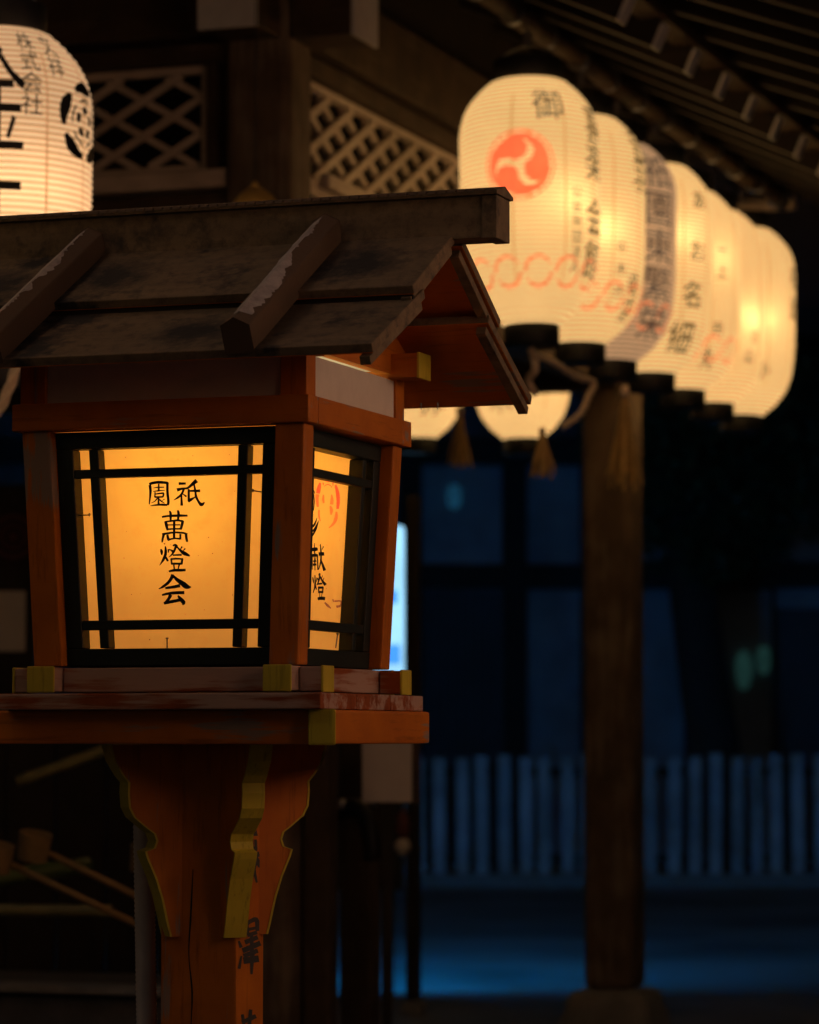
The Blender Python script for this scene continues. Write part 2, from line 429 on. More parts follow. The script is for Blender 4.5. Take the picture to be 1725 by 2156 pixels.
# windows: frame, bars, paper, nails
papers = {}
for k in range(4):
    hw = aw if k in (0, 2) else bw; pw = .0465 if k in (0, 2) else .0415
    u0, u1 = hw(ZB) - pw, hw(ZT) - pw          # half width between the posts, bottom and top
    bm = bmesh.new()
    hexa(bm, [face(k, -u0, ZB + .0008, .020), face(k, u0, ZB + .0008, .020), face(k, u0, ZB + .0008, .048), face(k, -u0, ZB + .0008, .048),
          face(k, -u0 - .0012, ZB + .0265, .020), face(k, u0 + .0012, ZB + .0265, .020), face(k, u0 + .0012, ZB + .0265, .048), face(k, -u0 - .0012, ZB + .0265, .048)], .001, 1)
    win = frombm('window', bm, 'dark_green_x' if k % 2 == 0 else 'dark_green_y', stand)
    zt0 = .4335
    f = lambda z: u0 + (u1 - u0) * (z - ZB) / (ZT - ZB)
    hax = 'dark_green_x' if k % 2 == 0 else 'dark_green_y'
    wallpiece('frame_rail', k, -f(zt0), f(zt0), -f(ZT - .001), f(ZT - .001), zt0, ZT - .001, .020, .048, hax, win)
    fw = .0265 if k % 2 == 0 else .0275
    zb0 = ZB + .027
    for sg in (-1, 1):
        a, b = sorted((sg * f(zb0), sg * (f(zb0) - fw))); c, d = sorted((sg * f(zt0 - .0004), sg * (f(zt0 - .0004) - fw)))
        wallpiece('frame_stile', k, a, b, c, d, zb0, zt0 - .0004, .0205, .0485, 'dark_green_z', win)
        i0, i1 = f(zb0) - fw - .0265, f(zt0) - fw - .0250
        a, b = sorted((sg * i0, sg * (i0 - .0150))); c, d = sorted((sg * i1, sg * (i1 - .0155)))
        wallpiece('window_bar', k, a, b, c, d, zb0 + .0003, zt0 - .0007, .024, .0475, 'dark_green_z', win)
    for z0, z1 in ((.161, .1755), (.3895, .4025)):
        wallpiece('window_bar', k, -f(z0) + fw + .0004, f(z0) - fw - .0004, -f(z1) + fw + .0004, f(z1) - fw - .0004, z0, z1, .0225, .0375, hax, win)
    bm = bmesh.new()
    hexa(bm, [face(k, -u0, ZB + .02, .0500), face(k, u0, ZB + .02, .0500), face(k, u0, ZB + .02, .0510), face(k, -u0, ZB + .02, .0510),
              face(k, -u1, ZT - .02, .0500), face(k, u1, ZT - .02, .0500), face(k, u1, ZT - .02, .0510), face(k, -u1, ZT - .02, .0510)])
    pp = frombm('paper_pane', bm, 'stand_paper', win)
    papers[k] = (win, pp)
def paper_plane(k, d=.0500):
    p = face(k, 0, .2, d); a = face(k, .1, .2, d) - p; b = face(k, 0, .4, d) - p
    n = a.cross(b).normalized()
    if n.dot(CAM - p) < 0: n = -n
    return p, n
def panelstrokes(name, strokes, org, scl, k, mat, parent, lift=.0006):
    P, n = paper_plane(k)
    bm = bmesh.new()
    brush_mesh(bm, strokes, lambda x, y, q: on_plane((org[0] + x / scl) / 1.18725, (org[1] + y / scl) / 1.18725, P, n) + n * (lift + q), lambda i: (i % 7) * .00006)
    return frombm(name, bm, mat, parent)
SON = [([(150, 330), (170, 480), (140, 820)], (60, 60, 25)), ([(140, 310), (240, 275), (400, 260), (615, 275)], (60, 62, 66, 55)), ([(602, 265), (600, 500), (625, 740), (605, 840)], (62, 60, 58, 60)),
       ([(170, 858), (380, 830), (600, 835)], (18, 48, 50)), ([(245, 405), (350, 390), (520, 385)], (15, 30, 25)), ([(380, 300), (380, 480)], (36, 48)), ([(240, 490), (380, 475), (540, 465)], (14, 32, 12)),
       ([(285, 500), (280, 645)], (25, 38)), ([(290, 560), (420, 540), (500, 545), (480, 640)], (30, 36, 42, 40)), ([(280, 635), (485, 630)], 40), ([(350, 660), (280, 740), (190, 785)], (30, 25, 10)),
       ([(375, 650), (375, 830)], (42, 48)), ([(390, 690), (460, 750), (530, 790)], (30, 32, 14)), ([(530, 682), (455, 740)], (20, 10))]
GI = [([(885, 292), (1065, 290)], (66, 48)), ([(842, 455), (980, 420), (1110, 405), (1230, 310), (1345, 215)], (84, 50, 52, 72, 96)), ([(1020, 420), (960, 560), (860, 650), (758, 715)], (52, 52, 46, 10)),
      ([(955, 580), (965, 852)], (42, 60)), ([(995, 555), (1085, 625)], (24, 42)), ([(1140, 430), (1145, 740)], (46, 62)),
      ([(1275, 290), (1310, 480), (1330, 620), (1400, 760), (1470, 825), (1545, 765)], (42, 48, 54, 58, 82, 22)), ([(1160, 480), (1430, 475)], (42, 66)), ([(1148, 770), (1160, 715), (1210, 690), (1315, 630)], (20, 90, 60, 30))]
MAN = [([(650, 980), (680, 1060), (680, 1240)], (28, 58, 42)), ([(860, 968), (882, 1050), (865, 1230)], (36, 62, 42)), ([(458, 1140), (620, 1115), (850, 1105), (1112, 1105)], (46, 50, 58, 46)),
       ([(550, 1245), (572, 1330), (602, 1480)], (52, 74, 40)), ([(540, 1265), (700, 1240), (870, 1225), (1005, 1255)], (40, 42, 48, 52)), ([(992, 1240), (970, 1340), (935, 1460)], (66, 64, 52)),
       ([(610, 1342), (925, 1340)], 30), ([(600, 1452), (760, 1440), (945, 1440)], (42, 36, 42)), ([(770, 1240), (770, 1670)], 56), ([(465, 1580), (760, 1535), (1000, 1545), (1105, 1585)], (52, 46, 46, 54)),
       ([(512, 1575), (482, 1680), (465, 1785)], (64, 52, 34)), ([(1070, 1550), (1085, 1680), (1102, 1772)], (62, 58, 52)), ([(600, 1590), (630, 1725)], (52, 64)), ([(610, 1722), (770, 1685), (930, 1695)], (52, 36, 48)), ([(930, 1570), (925, 1710)], (46, 48))]
TOU = [([(155, 280), (185, 370), (190, 480)], (28, 84, 26)), ([(300, 195), (315, 330), (300, 480), (230, 640), (120, 805)], (34, 72, 78, 72, 16)), ([(320, 540), (385, 672)], (60, 62)),
       ([(545, 190), (600, 155), (660, 180), (660, 230)], (40, 62, 66, 70)), ([(640, 200), (580, 360), (500, 470), (408, 548)], (72, 62, 46, 12)), ([(405, 285), (400, 400)], (52, 30)), ([(430, 300), (560, 345)], 42), ([(480, 310), (545, 410)], 42),
       ([(650, 190), (760, 310), (900, 420), (1080, 500)], (42, 62, 112, 50)), ([(835, 205), (775, 305)], (52, 24)), ([(935, 265), (865, 345)], (42, 24)), ([(540, 478), (825, 470)], (45, 56)),
       ([(490, 590), (510, 780)], 52), ([(475, 602), (650, 592), (870, 600)], (50, 56, 50)), ([(840, 590), (815, 770)], 62), ([(500, 750), (825, 750)], 62), ([(570, 770), (590, 930)], 46), ([(750, 765), (708, 920)], (52, 36)),
       ([(415, 995), (550, 965), (750, 955), (950, 950)], (54, 76, 82, 72))]
KAI = [([(530, 1085), (500, 1200), (400, 1340), (250, 1465), (90, 1552)], (86, 96, 84, 76, 20)), ([(540, 1120), (680, 1260), (850, 1380), (990, 1480), (1125, 1490)], (60, 104, 142, 140, 20)),
       ([(300, 1525), (550, 1490), (770, 1445)], (66, 86, 96)), ([(195, 1745), (450, 1690), (700, 1670), (910, 1665)], (54, 82, 92, 92)), ([(475, 1730), (400, 1880), (265, 2010)], (104, 84, 56)),
       ([(260, 2005), (520, 1950), (780, 1900)], (80, 92, 92)), ([(705, 1760), (790, 1870), (880, 1985), (845, 2055)], (46, 104, 120, 36))]
KEN = [([(308, 92), (310, 420)], (18, 34)), ([(208, 275), (300, 280), (402, 265)], (70, 108, 80)), ([(225, 465), (310, 455), (400, 455)], (70, 84, 70)), ([(236, 440), (236, 888)], (32, 20)), ([(390, 440), (405, 895)], (30, 36)), ([(288, 500), (310, 645)], 26), ([(346, 500), (325, 645)], 22),
       ([(262, 635), (362, 632)], 42), ([(258, 738), (362, 728)], 62), ([(312, 640), (318, 912)], (30, 20)), ([(478, 120), (495, 350), (495, 580), (470, 740), (422, 895)], (22, 42, 42, 36, 18)), ([(572, 190), (528, 288)], (32, 14)), ([(424, 420), (590, 412)], 98), ([(498, 600), (550, 760), (605, 915)], (30, 62, 84))]
TO2 = [([(252, 1110), (265, 1190), (278, 1292)], (20, 40, 18)), ([(316, 1045), (325, 1250), (315, 1400), (262, 1585)], (22, 42, 42, 20)), ([(330, 1340), (362, 1485)], (30, 36)), ([(425, 1020), (478, 1038)], (72, 62)), ([(465, 1060), (430, 1220), (372, 1352)], (48, 38, 28)), ([(372, 1120), (362, 1245)], 26),
       ([(392, 1140), (424, 1225)], 30), ([(468, 1075), (540, 1220), (640, 1345)], (34, 52, 90)), ([(542, 1062), (518, 1155)], 22), ([(588, 1125), (563, 1205)], 20), ([(395, 1315), (535, 1300)], 46), ([(412, 1425), (568, 1420)], 62), ([(422, 1400), (432, 1590)], 36), ([(556, 1400), (540, 1590)], 36), ([(425, 1555), (550, 1555)], 58),
       ([(460, 1580), (465, 1710)], 22), ([(530, 1580), (515, 1710)], 22), ([(398, 1760), (500, 1745), (622, 1752)], (86, 88, 92))]
EMB = [([(60, 330), (170, 310), (250, 400), (322, 525)], (40, 44, 46, 14)), ([(195, 350), (270, 520), (296, 700), (290, 900), (275, 1035)], (30, 28, 25, 25, 25)), ([(165, 480), (200, 640), (212, 760), (180, 880), (120, 960)], (15, 20, 25, 20, 15)), ([(100, 1080), (150, 1045), (210, 990), (282, 1015)], (40, 42, 50, 28)),
       ([(60, 1330), (150, 1440), (230, 1512), (310, 1430), (378, 1245)], (15, 30, 66, 50, 12)), ([(50, 1600), (130, 1640), (220, 1660), (320, 1570), (424, 1335)], (20, 28, 46, 62, 12)), ([(40, 1860), (130, 1840), (230, 1780), (340, 1600), (415, 1380)], (50, 56, 52, 40, 18))]
win, pp = papers[0]
for nm, st, org, sc in [('character', q, (360, 1180), 10.147) for q in (SON, GI, MAN)] + [('character', q, (390, 1350), 12.68) for q in (TOU, KAI)]:
    panelstrokes(nm, st, org, sc, 0, 'ink', win)
win, pp = papers[1]
panelstrokes('character', KEN, (760, 1350), 11.977, 1, 'ink', win); panelstrokes('character', TO2, (760, 1350), 11.977, 1, 'ink', win)
panelstrokes('crest', EMB, (760, 1190), 11.977, 1, 'ink', win)
panelstrokes('red_crest', [([(555, 60), (720, 110), (885, 110)], (110, 120, 110)), ([(600, 320), (620, 285), (710, 255), (800, 300), (820, 350)], (12, 20, 24, 20, 12)), ([(560, 200), (575, 280)], (40, 12)), ([(860, 200), (850, 300)], (40, 12)),
                           ([(472, 200), (430, 380), (400, 520)], (56, 112, 100)), ([(930, 265), (990, 500), (1010, 750), (990, 985)], (56, 100, 96, 66))], (760, 1190), 11.977, 1, 'red_print', win)
panelstrokes('faded_crest', [([(400, 545), (385, 700), (405, 925)], (98, 84, 60)), ([(965, 1065), (950, 1250), (880, 1420), (740, 1550)], (50, 88, 72, 26)), ([(440, 1010), (440, 1200), (480, 1350)], (40, 46, 24)), ([(818, 550), (830, 700), (815, 850)], (24, 80, 96)), ([(775, 890), (810, 1020), (798, 1160)], (36, 92, 34)),
                             ([(570, 560), (565, 700), (580, 810)], (40, 60, 50))], (760, 1190), 11.977, 1, 'faded_red_print', win, .0005)
panelstrokes('stamp', [([(610, 1870), (700, 1960), (800, 2050)], (40, 66, 24)), ([(900, 1830), (1085, 1830), (1090, 1960), (960, 2000)], (50, 46, 56, 70)), ([(850, 1770), (880, 1850)], (30, 40))], (760, 1350), 11.977, 1, 'stamp_print', win)
# nails bent over the paper
def nail(k, x0, y0, x1, y1, win):
    P, n = paper_plane(k, .034)
    bm = bmesh.new(); a = on_plane(x0, y0, P, n); b = on_plane(x1, y1, P, n)
    tube(bm, [a, b], .0011, 6); d = (b - a).normalized(); tube(bm, [b - d * .0005, b + d * .001], .0026, 8)
    frombm('nail', bm, 'steel', win)
nail(0, 352, 1366, 352, 1344, papers[0][0]); nail(0, 160, 1086, 188, 1084, papers[0][0]); nail(0, 553, 1036, 533, 1033, papers[0][0])
nail(1, 707, 1364, 711, 1335, papers[1][0])
# bulb inside
def bulb(parent, loc, power, color=(1, .62, .28), radius=.03):
    d = bpy.data.lights.new('bulb', 'POINT'); d.energy = power; d.color = color; d.shadow_soft_size = radius
    o = bpy.data.objects.new('bulb', d); col.objects.link(o); o.parent = parent; o.location = Vector(loc) - wloc(parent); return o
bulb(stand, (0, 0, EZ + .385), 1.65, (.92, .99, .60), .03)
# inner floor closes the lamp box
box('floor_board', -.16, .16, -.150, .150, .1065, .1165, 'dark_wood_x', stand, .001)
# top band
za, zb = .4602, .5011
beam('top_band', -.24, .24, -.2281, -.186, za, zb, 'x', 'vermilion_', bev=.003)
beam('top_band', -.24, .24, .186, .2281, za, zb, 'x', 'vermilion_', bev=.003)
beam('top_band', .198, .2401, -.1855, .1855, za + .0005, zb - .0004, 'y', 'vermilion_', bev=.002)
beam('top_band', -.2401, -.198, -.1855, .1855, za + .0005, zb - .0004, 'y', 'vermilion_', bev=.002)
# frieze: stub posts, white panels
ZW = .5660
for sx in (-1, 1):
    for sy in (-1, 1):
        x0, x1 = sorted((sx * .232, sx * .190)); y0, y1 = sorted((sy * .216, sy * .178))
        box('stub_post', x0, x1, y0, y1, zb + .0004, ZW + .03, 'vermilion_z', stand, .002)
for sx in (-1, 1):
    x0, x1 = sorted((sx * .2275, sx * .2215)); box('white_panel', x0, x1, -.1775, .1775, zb + .0004, ZW - .0035, 'white_panel', stand, .0006)
for sy in (-1, 1):
    y0, y1 = sorted((sy * .2095, sy * .2035)); box('white_panel', -.1895, .1895, y0, y1, zb + .0004, ZW - .0005, 'white_panel', stand, .0006)
box('inner_reflector', -.212, .212, -.149, .149, .5745, .5785, 'white_panel', stand, 0)  # white reflector added so bulb light shows through the gable gap
# gable boards above the white panels and purlins
RX = .395
def zroof_u(y): return .751 - .56 * abs(y)       # underside of the upper roof boards
def zroof_l(y): return .7185 - .47 * abs(y) - .0  # underside of the lower roof boards
for sx in (-1, 1):
    x0, x1 = sorted((sx * .232, sx * .2140)); bm = bmesh.new()
    zt = lambda y: min(zroof_u(y), zroof_l(y)) - .002
    yy = [-.30, -.195, 0, .195, .30]
    pts = [(y, zt(y)) for y in yy if abs(y) < .22]
    outline = [(-.235, ZW + .004)] + [(-.235, zt(.235))] + pts + [(.235, zt(.235)), (.235, ZW + .004)]
    a = [bm.verts.new((x0, y, z + EZ)) for y, z in outline]; b = [bm.verts.new((x1, y, z + EZ)) for y, z in outline]
    bm.faces.new(a); bm.faces.new(b[::-1])
    for k in range(len(a)): bm.faces.new((a[k], a[(k + 1) % len(a)], b[(k + 1) % len(a)], b[k]))
    frombm('gable_board', bm, 'vermilion_y', stand)
for sy in (-1, 1):
    y0, y1 = sorted((sy * .152, sy * .206))
    xe = .278 if sy > 0 else .236
    beam('purlin', -xe, xe, y0, y1, .5640, .6020, 'x', 'vermilion_', ends=('+x', '-x') if sy > 0 else (), bev=.002)
beam('purlin', -.278, .278, -.024, .024, .690, .728, 'x', 'vermilion_', ends=('+x', '-x'), bev=.002)
# roof boards: two steps each side
def roofboard(name, sy, y0, z0, y1, z1, th, x=RX):
    d = Vector((0, y1 - y0, z1 - z0)).normalized(); n = Vector((0, -d.z, d.y)) * th
    if n.z < 0: n = -n
    p = [Vector((-x, y0, z0 + EZ)), Vector((x, y0, z0 + EZ)), Vector((x, y1, z1 + EZ)), Vector((-x, y1, z1 + EZ))]
    q = p + [a + n for a in p]
    if sy < 0: q = [Vector((v.x, -v.y, v.z)) for v in q]; q = [q[i] for i in (1, 0, 3, 2, 5, 4, 7, 6)]
    bm = bmesh.new(); hexa(bm, q, .002)
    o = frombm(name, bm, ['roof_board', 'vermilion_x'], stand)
    for pl in o.data.polygons:
        if pl.normal.z < -.5: pl.material_index = 1
    return o
for sy in (-1, 1):
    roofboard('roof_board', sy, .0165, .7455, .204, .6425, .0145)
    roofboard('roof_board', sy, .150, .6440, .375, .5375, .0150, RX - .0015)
    bm = bmesh.new(); bar(bm, (-RX + .003, sy * .198, .6350 + EZ), (RX - .003, sy * .198, .6350 + EZ), .006, .016); frombm('step_strip', bm, 'dark_wood_x', stand)  # dark filler added in the step gap against inner light leaking out
    # rim strips along the rakes
    for sx in (-1, 1):
        for (y0, z0, y1, z1, o) in ((.0180, .7415, .2035, .6395, 0), (.152, .6400, .374, .5350, .0012)):
            bm = bmesh.new()
            bar(bm, (sx * (RX - .013 - o), sy * y0, z0 + EZ - .007), (sx * (RX - .013 - o), sy * y1, z1 + EZ - .007), .016, .013, bev=.001)
            frombm('rake_strip', bm, 'roof_board', stand)
# ridge board and cap
box('ridge_board', -.4625, .4625, -.0300, .0300, .7490, .8130, 'roof_board', stand, .002)
for sx in (-1, 1):
    x0, x1 = sorted((sx * .4660, sx * .4420)); box('ridge_end_strip', x0, x1, -.0335, .0335, .7475, .8128, 'roof_board', stand, .002)
bm = bmesh.new()
capx = .4690
poly = [(-.040, .8135), (.040, .8135), (.041, .8185), (0, .8300), (-.041, .8185)]
a = [bm.verts.new((-capx, y, z + EZ)) for y, z in poly]; b = [bm.verts.new((capx, y, z + EZ)) for y, z in poly]
bm.faces.new(a); bm.faces.new(b[::-1])
for k in range(5): bm.faces.new((a[k], a[(k + 1) % 5], b[(k + 1) % 5], b[k]))
cap = frombm('ridge_cap', bm, 'roof_board', stand)
bm = bmesh.new()
for i in range(60):
    x = -.462 + i * .0155
    hexa(bm, [(x, -.0425, EZ + .8172), (x + .012, -.0425, EZ + .8172), (x + .018, -.030, EZ + .8215), (x + .006, -.030, EZ + .8215), (x, -.0405, EZ + .8210), (x + .012, -.0405, EZ + .8210), (x + .018, -.030, EZ + .8245), (x + .006, -.030, EZ + .8245)])
tag(frombm('bark_edging', bm, 'weathered_batten', cap), kind='stuff')
# roof battens running down the slope
for sy in (-1, 1):
    for xc in (-.2, .195):
        bm = bmesh.new()
        y0, z0, y1, z1 = .0315, .770, .395, .566
        h, wd = .0235, .021
        sec = [(-wd, -h), (wd, -h), (wd, h * .75), (0, h * 1.25), (-wd, h * .75)]
        d = Vector((0, y1 - y0, z1 - z0)).normalized(); n = Vector((0, -d.z, d.y))
        a = [bm.verts.new(Vector((xc + u, y0, z0 + EZ)) + n * v) for u, v in sec]; b = [bm.verts.new(Vector((xc + u, y1, z1 + EZ)) + n * v) for u, v in sec]
        bm.faces.new(a); bm.faces.new(b[::-1])
        for k in range(5): bm.faces.new((a[k], a[(k + 1) % 5], b[(k + 1) % 5], b[k]))
        if sy < 0: bmesh.ops.scale(bm, vec=(1, -1, 1), verts=bm.verts)
        bmesh.ops.bevel(bm, geom=bm.edges[:], offset=.0015, segments=1, affect='EDGES')
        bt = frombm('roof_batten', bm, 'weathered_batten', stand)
        # bare grey wood along the top where the paint has worn off
        bm = bmesh.new(); rows = []; N_ = 70; wl_, wr_ = .8, .4
        for i in range(N_ + 1):
            t = .04 + .90 * i / N_; wl_ = min(.97, max(.55, wl_ + random.uniform(-.09, .09))); wr_ = min(.92, max(.05, wr_ + random.uniform(-.16, .16)))
            if i in (0, N_): wl_, wr_ = .25, .05
            c = Vector((xc, y0 + (y1 - y0) * t, z0 + (z1 - z0) * t + EZ)); f = lambda u: c + Vector((u * wd, 0, 0)) + n * (h * 1.25 - abs(u) * h * .5 + .0009)
            r_ = [f(-wl_), f(-wl_ * .5), f(0), f(wr_ * .5), f(wr_)]
            rows.append([bm.verts.new(Vector((p.x, sy * p.y, p.z))) for p in r_])
        for a_, b_ in zip(rows, rows[1:]):
            for q in range(4): bm.faces.new((a_[q], a_[q + 1], b_[q + 1], b_[q]))
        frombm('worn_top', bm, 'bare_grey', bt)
# small thorns of bent nails under the far eave
for px in (887, 922):
    p = on_plane(px, 855, Vector((0, .36, 0)), FRONT); bm = bmesh.new(); tube(bm, [p + Vector((0, 0, .012)), p - Vector((0, 0, .006))], [.0025, .0006], 6); frombm('nail', bm, 'steel', stand)
# writing on the post's right face
P = Vector((POX + PX, 0, 0))
def poststrokes(st, org, scl):
    bm = bmesh.new()
    brush_mesh(bm, st, lambda x, y, q: on_plane((org[0] + x / scl) / 1.18725, (org[1] + y / scl) / 1.18725, P, RIGHT) + RIGHT * (.0006 + q), lambda i: (i % 7) * .00005)
    bmesh.ops.delete(bm, geom=[v for v in bm.verts if abs(v.co.y) > PY - .001], context='VERTS')
    frombm('character', bm, 'grey_ink', post)
poststrokes([([(400, 215), (505, 190)], (70, 92)), ([(420, 290), (430, 450)], 42), ([(480, 300), (490, 450)], 38), ([(420, 440), (508, 440)], 62), ([(500, 490), (512, 570)], 62), ([(465, 540), (510, 640), (558, 725)], (50, 72, 50)), ([(475, 640), (425, 850), (405, 1035)], (62, 52, 12)), ([(455, 770), (502, 965)], (52, 28))], (560, 2050), 6.16)
poststrokes([([(335, 1605), (490, 1530), (515, 1710)], (52, 62, 60)), ([(345, 1600), (358, 1775)], 52), ([(350, 1690), (500, 1660)], 42), ([(355, 1775), (505, 1730)], 52), ([(315, 1885), (515, 1805)], 62), ([(280, 2015), (555, 1895)], 72), ([(295, 2095), (515, 2010)], 62), ([(420, 1760), (430, 2160)], 52), ([(222, 1865), (262, 1965)], (30, 48))], (560, 2050), 6.16)
poststrokes([([(1005, 1385), (1100, 1372)], 36), ([(1060, 1320), (1055, 1468)], (30, 12)), ([(992, 1355), (973, 1468)], (10, 20))], (200, 1840), 2.464)
poststrokes([([(1050, 1685), (1040, 1800)], 20), ([(998, 1715), (1012, 1800)], 16), ([(995, 1765), (1082, 1725)], 24), ([(990, 1830), (1085, 1800)], 24)], (200, 1840), 2.464)
# corrugated conduit beside the post
bm = bmesh.new()
pts, rd = [], []
N = 300
for i in range(N):
    z = -.07 - i * (1.13 / N); t = min(1, max(0, (-z - .1) / .5))
    pts.append((-.116 + .012 * t, -.012, EZ + z)); rd.append(.0150 if i % 2 else .0166)
tube(bm, pts, rd, 16); frombm('conduit', bm, 'conduit_plastic', stand, True)

# ================================================================== paper lanterns
LH, LR = .743, .210
PROF = [(0, .48), (.018, .585), (.052, .71), (.095, .84), (.140, .93), (.190, .98), (.235, 1.0), (.45, 1.0), (.62, .995), (.70, .975), (.79, .93), (.87, .83), (.94, .65), (.98, .48), (1.0, .40)]
def lr(t):
    t = min(1, max(0, t))
    for (a, ra), (b, rb) in zip(PROF, PROF[1:]):
        if t <= b: return (ra + (rb - ra) * (t - a) / (b - a)) * LR
    return PROF[-1][1] * LR
NR, SEG = 53, 44
def shade_mesh():
    bm = bmesh.new(); rings = []
    for i in range(NR):
        for k, (f, dr) in enumerate(((.0, -.0020), (.44, -.0016), (.72, .0016))):
            t = (i + f) / NR; rings.append((lr(t) + dr, LH / 2 - t * LH))
    rings.append((lr(1), -LH / 2))
    R_ = [[bm.verts.new((r * math.cos(2 * math.pi * k / SEG), r * math.sin(2 * math.pi * k / SEG), z)) for k in range(SEG)] for r, z in rings]
    for i, (a, b) in enumerate(zip(R_, R_[1:])):
        for k in range(SEG):
            f = bm.faces.new((b[k], b[(k + 1) % SEG], a[(k + 1) % SEG], a[k])); f.smooth = True
            f.material_index = 1 if i % 3 == 0 else 0
    me = bpy.data.meshes.new('paper_shade'); bm.to_mesh(me); bm.free(); return me
SHADE = {}
def get_shade(paper, hoop):
    if paper not in SHADE:
        me = shade_mesh(); me.materials.append(MAT[paper]); me.materials.append(MAT[hoop]); SHADE[paper] = me
    return SHADE[paper]
def ringmesh(name, z0, z1, r):
    bm = bmesh.new()
    lathe(bm, [(r * .80, z0), (r, z0), (r * 1.03, z0 + .005), (r * 1.03, z1 - .005), (r, z1), (r * .80, z1)], (0, 0, 0), 32)
    for f in bm.faces: f.smooth = len(f.verts) == 4
    bmesh.ops.recalc_face_normals(bm, faces=bm.faces)
    me = bpy.data.meshes.new(name); bm.to_mesh(me); bm.free(); me.materials.append(MAT['black_lacquer']); return me
TOPR = ringmesh('top_ring', LH / 2 - .004, LH / 2 + .062, LR * .49); BOTR = ringmesh('bottom_ring', -LH / 2 - .066, -LH / 2 + .003, LR * .385)
def hookmesh():
    bm = bmesh.new()
    pts = [(.10 * math.cos(t) * .9, 0, LH / 2 + .055 + .055 * math.sin(t)) for t in [math.pi * i / 10 for i in range(11)]]
    tube(bm, pts, .0035, 6); tube(bm, [(0, 0, LH / 2 + .105), (0, 0, LH / 2 + .20)], .003, 6); tube(bm, [(0, 0, LH / 2 + .112), (0, 0, LH / 2 + .150)], .014, 10)
    me = bpy.data.meshes.new('hook'); bm.to_mesh(me); bm.free(); me.materials.append(MAT['steel']); return me
HOOK = hookmesh()
GLYPH = {}
def glyph(ch):
    if ch in GLYPH: return GLYPH[ch]
    c = bpy.data.curves.new('glyph', 'FONT'); c.body = ch; c.size = 1; c.offset = 0.0; c.resolution_u = 2; c.align_x = 'CENTER'
    o = bpy.data.objects.new('glyph', c); col.objects.link(o)
    me = o.evaluated_get(bpy.context.evaluated_depsgraph_get()).to_mesh()
    vs_ = [(v.co.x, v.co.y - .38) for v in me.vertices]; fs = [tuple(p.vertices) for p in me.polygons]
    bpy.data.objects.remove(o); bpy.data.curves.remove(c)
    GLYPH[ch] = (vs_, fs); return GLYPH[ch]
def wrap(center, phi, z, u, v, lift):
    """u across, v up, on the shade at angle phi / height z"""
    t = .5 - (z + v) / LH; r = lr(t) + lift
    a = phi + u / LR
    return Vector(center) + Vector((r * math.cos(a), r * math.sin(a), z + v))
def cut(bm, step=.02):
    """slice a flat mesh finely so that it can follow the curved paper"""
    xs = [v.co.x for v in bm.verts]; ys = [v.co.y for v in bm.verts]
    for ax, lo, hi in ((0, min(xs), max(xs)), (1, min(ys), max(ys))):
        q = lo + step
        while q < hi:
            n = Vector((1, 0, 0)) if ax == 0 else Vector((0, 1, 0))
            bmesh.ops.bisect_plane(bm, geom=bm.verts[:] + bm.edges[:] + bm.faces[:], plane_co=n * q, plane_no=n); q += step
def print_on(lant, center, phi0, items, mat, name, lift=.0035):
    """items: (char, angle deg seen from the camera: + to its right, height from centre, size, width factor)"""
    bm = bmesh.new()
    for ch, ang, z, size, wf in items:
        b2 = bmesh.new()
        if isinstance(ch, str):
            V, Fs = glyph(ch); vv = [b2.verts.new((x * size * wf, y * size, 0)) for x, y in V]
            for f in Fs:
                try: b2.faces.new([vv[i] for i in f])
                except ValueError: pass
        else:
            for L, Rr in brush(ch):
                a = [b2.verts.new((x * size * wf, y * size, 0)) for x, y in L]; b = [b2.verts.new((x * size * wf, y * size, 0)) for x, y in Rr]
                for k in range(len(a) - 1): b2.faces.new((a[k], a[k + 1], b[k + 1], b[k]))
        cut(b2)
        for v in b2.verts: v.co = wrap(center, phi0 + R(ang), z, v.co.x, v.co.y, lift)
        me = bpy.data.meshes.new('t'); b2.to_mesh(me); b2.free(); bm.from_mesh(me); bpy.data.meshes.remove(me)
    return frombm(name, bm, mat, lant)
def arc(cx, cy, r, a0, a1, w0, w1, wm=None, n=7):
    pts = [(cx + r * math.cos(R(a0 + (a1 - a0) * i / (n - 1))), cy + r * math.sin(R(a0 + (a1 - a0) * i / (n - 1)))) for i in range(n)]
    wm = wm if wm is not None else max(w0, w1)
    return (pts, [w0 + (wm - w0) * min(1, i / 2) if i < n // 2 else wm + (w1 - wm) * (i - n // 2) / (n - 1 - n // 2) for i in range(n)])
TOMOE = []
for k in range(3):
    b = 120 * k - 25
    TOMOE += [([(.24 * math.cos(R(b - 32)), .24 * math.sin(R(b - 32))), (.23 * math.cos(R(b - 14)), .23 * math.sin(R(b - 14))), (.24 * math.cos(R(b + 6)), .24 * math.sin(R(b + 6))), (.30 * math.cos(R(b + 34)), .30 * math.sin(R(b + 34))), (.38 * math.cos(R(b + 68)), .38 * math.sin(R(b + 68))), (.42 * math.cos(R(b + 105)), .42 * math.sin(R(b + 105))), (.44 * math.cos(R(b + 140)), .44 * math.sin(R(b + 140)))], (.10, .25, .30, .24, .13, .07, .02))]
TOMOE += [arc(0, 0, .50, 0, 180, .022, .022), arc(0, 0, .50, 180, 360, .022, .022)]
FLOWER = []
for k in range(5):
    b = 90 + 72 * k
    FLOWER += [arc(0, 0, .42, b - 29, b + 29, .06, .06, .15), arc(0, 0, .27, b - 26, b + 26, .02, .02, .03), arc(0, 0, .15, b - 24, b + 24, .05, .05, .09)]
